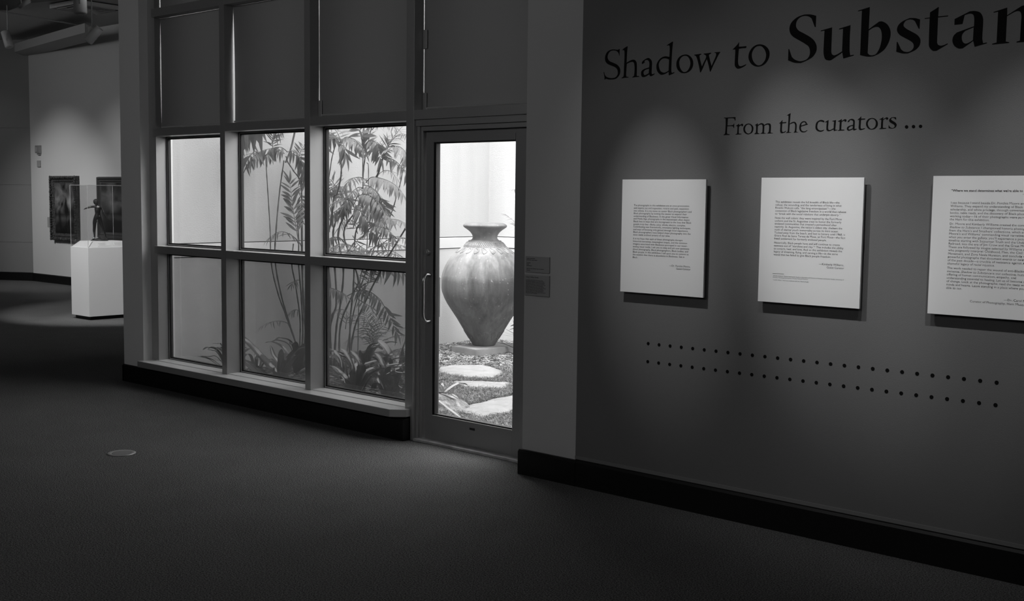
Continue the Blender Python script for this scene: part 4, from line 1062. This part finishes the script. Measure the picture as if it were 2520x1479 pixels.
F_(pix(y, (845, 500), (838, 470), (824, 455), (812, 470)), .2, 7, 'n', .9)
F_(pix(y, (862, 520), (845, 510), (825, 520), (805, 540), (796, 560)), .17, 9, 'b', .7)
F_(pix(y+.1, (866, 515), (880, 515), (896, 530), (908, 550), (914, 572)), .19, 8, 'b', .4)
F_(pix(y, (870, 510), (862, 500), (850, 505), (840, 525)), .14, 8, 'b', .8)
F_(pix(y+.2, (870, 520), (880, 505), (900, 512), (920, 530)), .14, 8, 'b', .7)
F_(pix(y+.2, (908, 558), (925, 546), (950, 540), (975, 540), (990, 545)), .15, 10, 'b', .5, light=True)
F_(pix(y+.1, (908, 562), (925, 556), (942, 560), (956, 566), (966, 580)), .14, 8, 'b', .9)
F_(pix(y+.2, (900, 500), (915, 505), (935, 530), (945, 560)), .14, 8, 'n', .7, light=True)
F_(pix(y, (868, 580), (880, 600), (900, 615), (925, 618)), .15, 9, 'n', .4)
F_(pix(y+.3, (905, 625), (925, 605), (955, 598), (990, 604)), .16, 9, 'n', .25)
F_(pix(y+.1, (930, 610), (955, 590), (980, 582), (1002, 590)), .14, 8, 'n', .4)
F_(pix(y+.3, (925, 630), (945, 618), (970, 620), (1000, 640)), .17, 8, 't', .3)
F_(pix(y-.3, (798, 640), (815, 612), (842, 600), (868, 606)), .16, 8, 'n', .5)
F_(pix(y-.4, (830, 655), (850, 625), (880, 618), (905, 640)), .17, 9, 'b', .4)
F_(pix(y+.2, (880, 575), (872, 548), (855, 540), (838, 556)), .14, 8, 'n', .5)
F_(pix(y+.1, (885, 590), (905, 570), (925, 580), (940, 600)), .15, 8, 'n', .6)
F_(pix(y, (850, 600), (835, 585), (815, 585), (800, 600)), .14, 8, 'n', .4)
F_(pix(y+.4, (880, 640), (870, 610), (850, 600), (830, 615)), .15, 9, 't', .3)
F_(pix(y+.3, (935, 640), (955, 625), (980, 630), (1000, 655)), .15, 9, 't', .2)
F_(pix(y+.2, (830, 470), (820, 450), (808, 440), (795, 452)), .14, 7, 'n', .5, light=True)
F_(pix(y-.1, (905, 470), (925, 490), (935, 520), (938, 545)), .15, 10, 'n', .4, light=True)
F_(pix(y-.1, (893, 462), (880, 462), (862, 478), (850, 500)), .15, 10, 'n', .5, light=True)
F_(pix(y+.2, (950, 372), (965, 345), (985, 330), (1003, 332)), .14, 9, 'n', .3)
F_(pix(y+.2, (915, 320), (930, 305), (950, 300), (970, 310)), .14, 8, 'n', .5)
F_(pix(y-.3, (785, 708), (803, 707), (825, 712), (848, 724)), .14, 7, 'b', .8, light=True)
F_(pix(y+.1, (855, 728), (880, 716), (905, 716), (930, 732), (948, 758), (964, 790), (976, 818)), .16, 13, 'b', .9)
F_(pix(y+.1, (884, 730), (893, 712), (905, 700), (900, 690)), .12, 6, 'b', .7)
F_(pix(y, (880, 735), (895, 745), (912, 755)), .13, 4, 'b', .3)
F_(pix(y+.3, (900, 668), (930, 660), (962, 662), (985, 668), (1004, 680)), .19, 8, 'b', 1.0)
F_(pix(y+.2, (905, 700), (912, 670), (925, 655)), .12, 7, 'n', .6)
F_(pix(y, (812, 780), (825, 765), (845, 762), (860, 775)), .12, 8, 't', .3)
F_(pix(y, (850, 810), (855, 785), (872, 775), (890, 782)), .12, 9, 't', .2)
for (pp, k_) in (((918, 850), (920, 815)), ((922, 850), (945, 822))): pass
# feathery cycad behind the strap leaves
cy = on_y(918, 885, 7.9); cy.z = GZ
palm = empty('cycad', cy); tag(palm, 'low feathery cycad with fine comb-like fronds, lower right of the third pane', 'cycad')
yc = 7.9
for pp in (((918, 850), (921, 815), (928, 785), (938, 765)), ((918, 850), (940, 822), (968, 812), (1000, 806)), ((918, 850), (950, 835), (985, 825), (1008, 840)), ((918, 850), (905, 820), (890, 800), (872, 795)), ((918, 850), (928, 820), (950, 795), (975, 778)),
           ((915, 852), (900, 835), (880, 828), (860, 835)), ((918, 850), (915, 815), (905, 785), (898, 765))):
    frond(palm, pix(yc, *pp), .11, 22, 't', .08, spread=72, start=.05, th=.004)

# --- strap leaved plants along the glass
def strap(root, P, width, curl=.25, light=False):
    """broad channelled leaf along P (world points)"""
    Q = smooth_path(P, 6); o0 = root.location; n = len(Q); V, Fc = [], []
    for i, p in enumerate(Q):
        t_ = (Q[min(i+1, n-1)]-Q[max(0, i-1)]).normalized(); sd = t_.cross(Vector((0, 0, 1)))
        if sd.length < .2: sd = t_.cross(Vector((.66, -.75, 0)))
        sd.normalize(); up = sd.cross(t_).normalized(); u = i/(n-1)
        w_ = width*.42*(.75+.25*math.sin(math.pi*u))*(1 if u < .72 else math.sqrt(max(0.0004, 1-((u-.72)/.28)**2)))
        for k in (-1, -.5, 0, .5, 1):
            V.append(tuple(p-o0+sd*w_*k+up*(abs(k)**1.5)*w_*curl*1.6))
    for i in range(n-1):
        for k in range(4):
            a = i*5+k; Fc.append((a, a+1, a+6, a+5))
    me = bpy.data.meshes.new('leaf'); me.from_pydata(V, [], Fc); me.update()
    for p in me.polygons: p.use_smooth = True
    return link('leaf', me, M_strap, root)
srng = random.Random(21)
def rosette(cx, cy, label, n=12, L_=.55, wd=.07, explicit=(), yy=None, amin=0, amax=360, lift=1.0):
    if cx > 0: cx = on_y(cx, 900, cy).x
    c = Vector((cx, cy, GZ)); root = empty('strap_leaf_plant', c); tag(root, label, 'plant', 'glossy strap leaved plants along the glass')
    for e in explicit:
        w_ = e[-1]; strap(root, [c+Vector((0, 0, .02))]+pix(e[0], *e[1:-1]), w_)
    for i in range(n):
        a = R(amin+(amax-amin)*(i+srng.uniform(.1, .9))/n); l = L_*srng.uniform(.75, 1.15); el = srng.uniform(.5, 1.25)*lift
        d = Vector((math.cos(a), math.sin(a), 0))
        tip = c+d*l*math.cos(el*.8)*.95+Vector((0, 0, l*math.sin(el)*.75))
        mid = c+d*l*.45*math.cos(el)+Vector((0, 0, l*math.sin(el)*.62))
        ymin = 5.42
        if tip.y < ymin: tip.y = ymin+srng.uniform(0, .04)
        if mid.y < ymin: mid.y = ymin
        if tip.x < -8.9: tip.x = -8.9
        if mid.x < -8.9: mid.x = -8.9
        strap(root, [c+d*.02, mid, mid.lerp(tip, .6)+Vector((0, 0, .03)), tip], wd*srng.uniform(.8, 1.15))
    return root
yq = 5.75
rosette(690, 5.85, 'dark strap leaved plant in the second pane, long raised leaves at left', 6, .5, .07,
        explicit=[(yq, (670, 915), (635, 872), (606, 842), (595, 828), .085), (yq, (672, 912), (650, 885), (628, 868), .075), (yq-.03, (664, 934), (630, 905), (598, 884), .07), (yq, (655, 938), (618, 908), (598, 891), .07),
                  (yq+.1, (690, 905), (672, 875), (665, 850), .055), (yq+.1, (690, 915), (692, 880), (693, 858), .065), (yq, (700, 925), (712, 900), (724, 885), .08), (yq+.2, (700, 900), (725, 865), (748, 850), .06)], amin=20, amax=160)
rosette(563, 6.0, 'small clump of strap leaves at the bottom right of the first pane', 7, .42, .045,
        explicit=[(6.0, (535, 880), (515, 878), (492, 876), .03), (6.0, (532, 892), (508, 880), (494, 877), .03), (6.1, (545, 852), (535, 846), (520, 845), .02), (6.0, (535, 870), (522, 863), (511, 861), .035), (6.0, (520, 888), (500, 880), (485, 877), .03)], amin=60, amax=330)
rosette(868, 5.82, 'glossy strap leaved plant in the lower third pane, leaves fanning up to the left', 8, .5, .07,
        explicit=[(5.75, (845, 925), (838, 890), (825, 868), (816, 861), .05), (5.7, (855, 940), (832, 915), (815, 900), .06), (5.7, (850, 935), (825, 915), (800, 907), .06), (5.7, (845, 942), (820, 925), (798, 918), .055), (5.8, (868, 925), (862, 895), (850, 870), (838, 858), .06),
                  (5.85, (885, 915), (880, 885), (862, 862), .055), (5.9, (893, 920), (892, 890), (890, 870), .05), (5.75, (900, 935), (925, 915), (950, 905), .06)], amin=40, amax=200)
rosette(960, 5.85, 'glossy strap leaved plant at the lower right of the third pane, one leaf arching high', 8, .5, .07,
        explicit=[(5.9, (940, 925), (955, 880), (948, 858), (930, 842), (916, 836), .085), (5.8, (950, 935), (975, 925), (1000, 917), .06), (5.8, (945, 915), (935, 885), (922, 868), .06), (5.8, (955, 915), (975, 905), (990, 905), .06), (5.7, (930, 945), (920, 960), (930, 965), .05)], amin=20, amax=170)
rosette(1058, 6.0, 'strap leaved plant beside the door, leaf tips crossing the left edge of its glass', 9, .45, .06,
        explicit=[(6.1, (1050, 972), (1082, 968), (1105, 970), (1128, 980), .045), (6.0, (1060, 950), (1085, 936), (1106, 933), .035), (5.95, (1060, 960), (1080, 945), (1092, 952), .05), (5.85, (1070, 985), (1105, 1008), (1142, 1035), .035)], amin=80, amax=250)
rosette(735, 6.5, 'strap leaved plant behind the first row, under the bamboo palm canes', 10, .5, .06)
rosette(890, 6.5, 'strap leaved plant in the second row, in the middle of the third pane', 11, .5, .06)
rosette(975, 6.9, 'strap leaved plant farthest from the glass, at the right of the third pane', 10, .5, .055)
rosette(630, 6.15, 'low strap leaved plant against the courtyard wall behind the first mullion', 8, .34, .045)
# things at the right edge of the door view
r_ = on_y(1284, 838, 9.35); r_.z = GZ
sp = empty('spiky_yucca', r_); tag(sp, 'spiky narrow leaved plant half hidden right of the jar', 'plant')
for i in range(34):
    a = R(srng.uniform(0, 360)); el = R(srng.uniform(5, 80)); d = Vector((math.cos(a)*math.cos(el), math.sin(a)*math.cos(el), math.sin(el)))
    L_ = srng.uniform(.22, .36); c = r_+Vector((0, 0, .12)); V = []
    sd = d.cross(Vector((0, 0, 1))); sd = (sd.normalized() if sd.length > .1 else Vector((1, 0, 0)))*.006
    tipz = c+d*L_; tipz.y = min(tipz.y, 9.70)
    me = bpy.data.meshes.new('leaf'); me.from_pydata([tuple(c-sd-r_), tuple(c+sd-r_), tuple(c+d*L_*.5+sd-r_), tuple(c+d*L_*.5-sd-r_), tuple(tipz-r_)], [], [(0, 1, 2, 3), (3, 2, 4)]); me.update()
    link('leaf', me, M_leaf, sp)
rosette(-7.75, 9.2, 'strap leaved plant at the right of the jar pad, one long leaf crossing the pad', 10, .5, .05, explicit=[(8.9, (1290, 862), (1262, 856), (1240, 847), (1228, 844), .03), (8.8, (1300, 880), (1272, 873), (1250, 872), .03)])
# flowering shrub sprig reaching in from the right
s0 = on_y(1330, 640, 8.9); s0.z = GZ
sh = empty('garden_shrub', s0); tag(sh, 'small leaved shrub whose sprigs reach in right of the jar rim', 'shrub')
for pts, L_ in ((((1345, 840), (1335, 700), (1300, 590), (1268, 548), (1246, 530)), .035), (((1345, 840), (1330, 680), (1300, 590), (1282, 570), (1270, 557)), .035), (((1345, 840), (1340, 600), (1320, 490), (1290, 470), (1266, 466)), .03)):
    P = pix(8.9, *pts); P[0].z = GZ
    frond(sh, P, L_*3.2, 16, 'b', .1, start=.55, th=.004)
print('leaflets', nleaf)

# ================================================================== FAR GALLERY THINGS
RV = Vector((math.cos(YAW), -math.sin(YAW)*1, 0)); RV = Vector((.748, .664, 0)); TV = Vector((.664, -.748, 0))   # right of and towards the camera
A_ = on_z(168.5, 606.5, .915); B_ = on_z(221.5, 609.5, .915)
ax, ay = A_.x, (A_.y+B_.y)/2; bx1 = B_.x; Ld = .60
pl = empty('plinth', ((ax+bx1)/2, ay+Ld/2, 0)); tag(pl, 'white square plinth carrying the display case in the far gallery', 'plinth')
w2, l2 = (bx1-ax)/2, Ld/2
bx('body', (-w2, w2, -l2, l2, .045, .915), M_plinth, pl, .003)
bx('toe_kick', (-w2+.035, w2-.035, -l2+.035, l2-.035, 0, .045), M_black, pl)
# inner sloping deck
dk_z = .915+.075
bm = bmesh.new(); i0, i1 = .012, .085
lo = [bm.verts.new(p) for p in ((-w2+i0, -l2+i0, .915), (w2-i0, -l2+i0, .915), (w2-i0, l2-i0, .915), (-w2+i0, l2-i0, .915))]
hi = [bm.verts.new(p) for p in ((-w2+i1, -l2+i1, dk_z), (w2-i1, -l2+i1, dk_z), (w2-i1, l2-i1, dk_z), (-w2+i1, l2-i1, dk_z))]
bm.faces.new(hi); [bm.faces.new((lo[i], lo[(i+1) % 4], hi[(i+1) % 4], hi[i])) for i in range(4)]
obj('sloping_deck', bm, M_plinth, pl)
# acrylic case
ctop = EYE+ray(169, 455).z*(ay/ray(169, 455).y)
case = empty('display_case', (pl.location.x, pl.location.y, .9155)); tag(case, 'clear acrylic case standing on the white plinth over the bronze figure', 'display case')
hc = ctop-.915
for d in ((-w2+.004, w2-.004, -l2+.004, -l2+.008), (-w2+.004, w2-.004, l2-.008, l2-.004), (-w2+.004, -w2+.008, -l2+.01, l2-.01), (w2-.008, w2-.004, -l2+.01, l2-.01)):
    bx('acrylic_side', d+(0, hc-.004), G_case, case)
bx('acrylic_top', (-w2+.004, w2-.004, -l2+.004, l2-.004, hc-.004, hc), G_case, case)
bm = bmesh.new()
for sx in (-1, 1):
    for sy in (-1, 1):
        box(bm, sx*(w2-.006)-.0022, sx*(w2-.006)+.0022, sy*(l2-.006)-.0022, sy*(l2-.006)+.0022, 0, hc)
for s in (-1, 1):
    box(bm, -w2+.004, w2-.004, s*(l2-.006)-.002, s*(l2-.006)+.002, hc-.004, hc+.0005); box(bm, s*(w2-.006)-.002, s*(w2-.006)+.002, -l2+.004, l2-.004, hc-.004, hc+.0005)
obj('polished_edge', bm, M_acr, case)
# label cards on the sloping front of the deck (the side facing +x)
for k, (yy, ww, lab) in enumerate(((-.15, .17, 'white label card with small print on the deck of the display case, nearer the figure'), (.07, .17, 'second white label card on the deck, next to the pale column'))):
    t = empty('label_card', (pl.location.x+w2-.045, pl.location.y+yy+.08, .950)); tag(t, lab, 'label')
    t.rotation_euler = (0, R(45), 0)
    bx('card', (-.03, .03, -ww/2, ww/2, 0, .002), M_board, t)
    bm = bmesh.new()
    for i in range(4): box(bm, -.022+i*.011, -.018+i*.011, -ww*.38, ww*(.25-.12*(i % 2)), .002, .0024)
    obj('printed_text', bm, mat('grey_print', .4), t)

# bronze figure
sc_ = 1/11.38/198.0
fx = pl.location+Vector((.02, -.03, dk_z)); ox, oy = 505, 1372
def J(px, py, dpt=0): return RV*((px-ox)*sc_)+Vector((0, 0, (oy-py)*sc_))+TV*dpt*sc_
joints = [(J(455, 690), 92), (J(465, 610), 72), (J(470, 520), 82), (J(478, 430), 92), (J(455, 360, 10), 45), (J(440, 320, 25), 42), (J(425, 285, 40), 66), (J(418, 245, 48), 62),
          (J(560, 400), 45), (J(600, 440), 36), (J(655, 570, 20), 30), (J(700, 640, 35), 27), (J(750, 705, 50), 19), (J(775, 740, 55), 20), (J(815, 765, 60), 12),
          (J(395, 385), 42), (J(330, 395, 30), 33), (J(285, 400, 60), 29), (J(215, 425, 80), 26), (J(165, 445, 95), 19), (J(140, 452, 100), 20), (J(125, 462, 100), 12),
          (J(400, 750, 10), 72), (J(370, 860, 20), 58), (J(375, 975, 30), 44), (J(355, 1070, 15), 44), (J(360, 1190, 0), 26), (J(358, 1280, 0), 22), (J(345, 1310, 25), 20), (J(310, 1335, 50), 13),
          (J(515, 750, -10), 70), (J(555, 870, -15), 55), (J(595, 985, -20), 42), (J(615, 1080, -40), 42), (J(640, 1190, -50), 26), (J(655, 1270, -55), 22), (J(685, 1305, -45), 20), (J(725, 1335, -30), 13)]
edges = [(0, 1), (1, 2), (2, 3), (3, 4), (4, 5), (5, 6), (6, 7), (3, 8), (8, 9), (9, 10), (10, 11), (11, 12), (12, 13), (13, 14), (3, 15), (15, 16), (16, 17), (17, 18), (18, 19), (19, 20), (20, 21),
         (0, 22), (22, 23), (23, 24), (24, 25), (25, 26), (26, 27), (27, 28), (28, 29), (0, 30), (30, 31), (31, 32), (32, 33), (33, 34), (34, 35), (35, 36), (36, 37)]
stat = empty('bronze_statuette', fx); tag(stat, 'dark glossy bronze nude figure with outstretched arms inside the acrylic case', 'sculpture')
def skin(name, joints, edges, mt, parent, root=0, lv=2):
    me = bpy.data.meshes.new(name); me.from_pydata([tuple(j[0]) for j in joints], edges, []); me.update()
    o = link(name, me, None, parent); s = o.modifiers.new('s', 'SKIN'); s.use_smooth_shade = True
    sk = me.skin_vertices[0].data
    for i, j in enumerate(joints): sk[i].radius = (j[1]*sc_*1.28, j[1]*sc_*1.05)
    sk[root].use_root = True
    u_ = o.modifiers.new('u', 'SUBSURF'); u_.levels = u_.render_levels = lv
    dg = bpy.context.evaluated_depsgraph_get(); dg.update(); m2 = bpy.data.meshes.new_from_object(o.evaluated_get(dg))
    o.modifiers.clear(); o.data = m2; m2.materials.clear(); m2.materials.append(mt); bpy.data.meshes.remove(me)
    for p in m2.polygons: p.use_smooth = True
    return o
skin('figure', joints, edges, M_bronze, stat)
# face, hair, fingers
bm = bmesh.new()
hc_ = J(420, 262, 45)
bmesh.ops.create_icosphere(bm, subdivisions=3, radius=72*sc_)
for v in bm.verts:
    v.co.z *= 1.08
    if v.co.z > -20*sc_: v.co *= 1+.07*noise.noise(v.co*400)
    v.co += hc_-TV*22*sc_+Vector((0, 0, 14*sc_))
obj('hair', bm, M_bronze, stat, True)
bm = bmesh.new()
fc = J(418, 262, 105)
tube(bm, [fc+Vector((0, 0, 22*sc_)), fc+TV*16*sc_+Vector((0, 0, -10*sc_)), fc+Vector((0, 0, -16*sc_))], [5*sc_, 11*sc_, 7*sc_], 6)
for s in (-1, 1):
    e_ = fc+RV*s*26*sc_+Vector((0, 0, 14*sc_))-TV*6*sc_
    tube(bm, [e_-RV*12*sc_, e_+TV*5*sc_, e_+RV*12*sc_], [4*sc_, 8*sc_, 4*sc_], 6)
tube(bm, [fc-RV*16*sc_+Vector((0, 0, -34*sc_))-TV*4*sc_, fc+Vector((0, 0, -33*sc_))+TV*3*sc_, fc+RV*16*sc_+Vector((0, 0, -34*sc_))-TV*4*sc_], [4*sc_, 6*sc_, 4*sc_], 6)
obj('face', bm, M_bronze, stat, True)
for hand, dirv, (hx_, hy_, hd_) in (('hand', Vector((1, 0, -.35)), (795, 752, 58)), ('hand', Vector((-1, 0, -.5)), (135, 455, 100))):
    bm = bmesh.new()
    base = J(hx_, hy_, hd_)
    for f in range(5):
        off = (f-2)*7*sc_; ln = (26, 36, 40, 36, 26)[f]*sc_
        dv = (RV*dirv.x+Vector((0, 0, dirv.z))).normalized()
        if f == 0: dv = (dv+TV*.8).normalized()
        p0 = base+TV*off; tube(bm, [p0-dv*6*sc_, p0+dv*ln*.5, p0+dv*ln*.8+Vector((0, 0, -5*sc_)), p0+dv*ln+Vector((0, 0, -12*sc_))], [7*sc_, 6*sc_, 5*sc_, 3*sc_], 6)
    obj('fingers', bm, M_bronze, stat, True)
bm = bmesh.new(); bmesh.ops.create_icosphere(bm, subdivisions=3, radius=1)
for v in bm.verts:
    n_ = noise.fractal(v.co*2.2, 1, 2, 4); r = 1+.16*n_
    x, y, z = v.co*r
    up = max(0, z); k = (1-.72*up) if z > 0 else 1
    v.co = RV*x*245*sc_*k+TV*y*150*sc_*k+Vector((0, 0, max(0, z)**1.0*75*sc_+(20*sc_ if z > -.2 else 0)))
obj('rocky_base', bm, M_bronze, stat, True)

# framed paintings
def painting(px0, py0, px1, py1, fwx, fwt, label, mt, frame_mt, carved, x1=None, xs=None):
    yf = YB-.085
    a = on_y(px0, py0, yf); b = on_y(px1, py1, yf)
    X0, X1, Z0, Z1 = a.x, (x1 if x1 else b.x), b.z, a.z
    t = empty('framed_painting', ((X0+X1)/2, YB, Z0)); tag(t, label, 'painting'); W_, H_ = X1-X0, Z1-Z0
    fw = fwx; ft_ = fwt
    bm = bmesh.new()
    # mitred moulding: profile stepped from the outer edge to the sight edge
    prof_ = [(0, 0), (0, -.060), (.12, -.085), (.34, -.080), (.48, -.052), (.66, -.060), (.82, -.040), (1.0, -.036), (1.0, 0)]
    def ring(u, yv): return [(-W_/2+fw*u, yv, ft_*u), (W_/2-fw*u, yv, ft_*u), (W_/2-fw*u, yv, H_-ft_*u), (-W_/2+fw*u, yv, H_-ft_*u)]
    Rg = [[bm.verts.new(p) for p in ring(u, yv)] for u, yv in prof_]
    for r0, r1 in zip(Rg, Rg[1:]):
        for i in range(4): bm.faces.new((r0[i], r1[i], r1[(i+1) % 4], r0[(i+1) % 4]))
    fo = obj('frame', bm, frame_mt, t)
    if carved:
        bm = bmesh.new(); rr = random.Random(3)
        for (u0, n0) in (((-W_/2+fw*.2, 0, ft_*.2), 0), ):
            pass
        per = []
        for i in range(26): per.append((-W_/2+fw*.22, H_*(i+.5)/26)); per.append((W_/2-fw*.22, H_*(i+.5)/26))
        for i in range(14): per.append((-W_/2+W_*(i+.5)/14, ft_*.22)); per.append((-W_/2+W_*(i+.5)/14, H_-ft_*.22))
        for x, z in per:
            m_ = Matrix.Translation((x+rr.uniform(-.006, .006), -.082, z)) @ Matrix.Diagonal((fw*.26, .014, fw*.3, 1))
            bmesh.ops.create_icosphere(bm, subdivisions=1, radius=1, matrix=m_)
        obj('carved_ornament', bm, frame_mt, t, True)
    bx('canvas', (-W_/2+fw*.98, W_/2-fw*.98, -.036, -.030, ft_*.98, H_-ft_*.98), mt, t)
    return t
p1 = painting(120, 433, 187, 594.5, .105, .125, 'dark landscape in a heavy carved frame, left of the display case', make_painting('stormy_landscape', 3.1, .42, .01), M_gilt, True)
painting(236, 435, 300, 589, .075, .10, 'paler landscape in a plain flat frame, behind the bronze figure', make_painting('misty_landscape', 8.4, .36, .05), M_gilt2, False, x1=on_y(236, 435, YB-.085).x+1.25)
# small caption left of the first painting
a, b = on_y(116.5, 534, YB-.006), on_y(122.5, 559, YB-.006)
tag(bx('caption_card', (a.x, b.x, YB-.007, YB-.001, b.z, a.z), M_label), 'narrow caption card on the pale wall, left of the carved frame', 'label')
# two small boxes on the far wall near the corner
a, b = on_y(85.5, 358, YB-.05), on_y(96, 381, YB-.05)
t = empty('wall_device', (a.x, YB, b.z)); tag(t, 'upper small grey alarm box near the corner of the far wall', 'alarm')
bx('housing', (0, b.x-a.x, -.05, 0, .03, a.z-b.z), M_cover, t, .006); bx('strobe_lens', (.02, (b.x-a.x)*.6, -.062, -.05, .05, (a.z-b.z)*.8), M_track, t, .004); bx('bracket', (.03, b.x-a.x-.02, -.03, 0, 0, .035), M_cover, t)
a, b = on_y(90.5, 395, YB-.02), on_y(98.5, 411, YB-.02)
tag(bx('wall_switch', (a.x, b.x, YB-.02, YB-.001, b.z, a.z), M_label, None, .004), 'lower small pale switch plate near the corner of the far wall', 'switch')

# ceiling: square air diffuser and track spotlights
dc = on_z(212, 22, 4.235)
t = empty('air_diffuser', dc); tag(t, 'square louvred air diffuser set in the gallery ceiling, top left', 'vent'); t.rotation_euler = (0, 0, R(2))
for k, (r0, r1, z0, z1) in enumerate(((.36, .32, .0, -.0), (.29, .22, .01, -.012), (.19, .12, .01, -.012))):
    bm = bmesh.new()
    o_ = [bm.verts.new((s*r0, u*r0, z1 if k else -.01)) for s, u in ((-1, -1), (1, -1), (1, 1), (-1, 1))]; i_ = [bm.verts.new((s*r1, u*r1, .045)) for s, u in ((-1, -1), (1, -1), (1, 1), (-1, 1))]
    top_ = [bm.verts.new((v.co.x*1.0, v.co.y*1.0, .05)) for v in o_]
    for i in range(4):
        bm.faces.new((o_[i], o_[(i+1) % 4], i_[(i+1) % 4], i_[i])); bm.faces.new((o_[i], top_[i], top_[(i+1) % 4], o_[(i+1) % 4]))
    obj('louvre_ring', bm, M_ceil2, t)
bx('centre_plate', (-.1, .1, -.1, .1, -.012, -.004), M_ceil2, t)
bx('duct_void', (-.33, .33, -.33, .33, .052, .06), M_gasket, t)
def can(px, py, depth, r, L_, tilt, label, upto=4.3):
    """cylindrical track spotlight: housing, cap, yoke, stem"""
    d = ray(px, py); d = d/(d.dot(Vector((-.664*math.cos(PITCH), .748*math.cos(PITCH), -math.sin(PITCH)))))
    p = Vector((0, 0, EYE))+d*depth
    t = empty('track_spotlight', p); tag(t, label, 'spotlight', 'track spotlights in the gallery ceiling')
    ax_ = Vector(tilt).normalized(); q_ = ax_.to_track_quat('Z', 'Y').to_matrix().to_4x4()
    bm = bmesh.new(); lathe(bm, [(r*.55, 0), (r*.9, .01), (r, r*.35), (r, L_), (r*.9, L_+.006), (r*.85, L_-.02)], 32, False); bm.faces.new(bm.verts[:32][::-1])
    for v in bm.verts: v.co = q_ @ v.co
    obj('housing', bm, M_track, t, True)
    bm = bmesh.new(); c_ = ax_*L_*.4; side = ax_.cross(Vector((.3, .5, .8))).normalized()
    tube(bm, [c_-side*r*1.05, c_-side*r*1.1-Vector((0, 0, -1))*.0+Vector((0, 0, L_*.35)), c_+Vector((0, 0, L_*.55)), c_+side*r*1.1+Vector((0, 0, L_*.35)), c_+side*r*1.05], .006, 6)
    tube(bm, [c_+Vector((0, 0, L_*.55)), Vector((c_.x, c_.y, upto-p.z))], .008, 6)
    obj('yoke', bm, M_track, t, True)
    return t
can(198, 36, 10.4, .058, .22, (-.02, .0, 1), 'large white cylindrical spotlight hanging in front of the ceiling diffuser')
can(45, 17, 13.5, .03, .15, (.55, .5, .45), 'small tilted spotlight at the top left, beside the dark recess')
can(24, 118, 16.5, .06, .24, (-.25, -.1, .8), 'dim spotlight hanging before the oblique wall at far left')
can(215, 104, 15.0, .06, .24, (.55, .45, .8), 'dim spotlight aimed at the far wall beside the plinth')
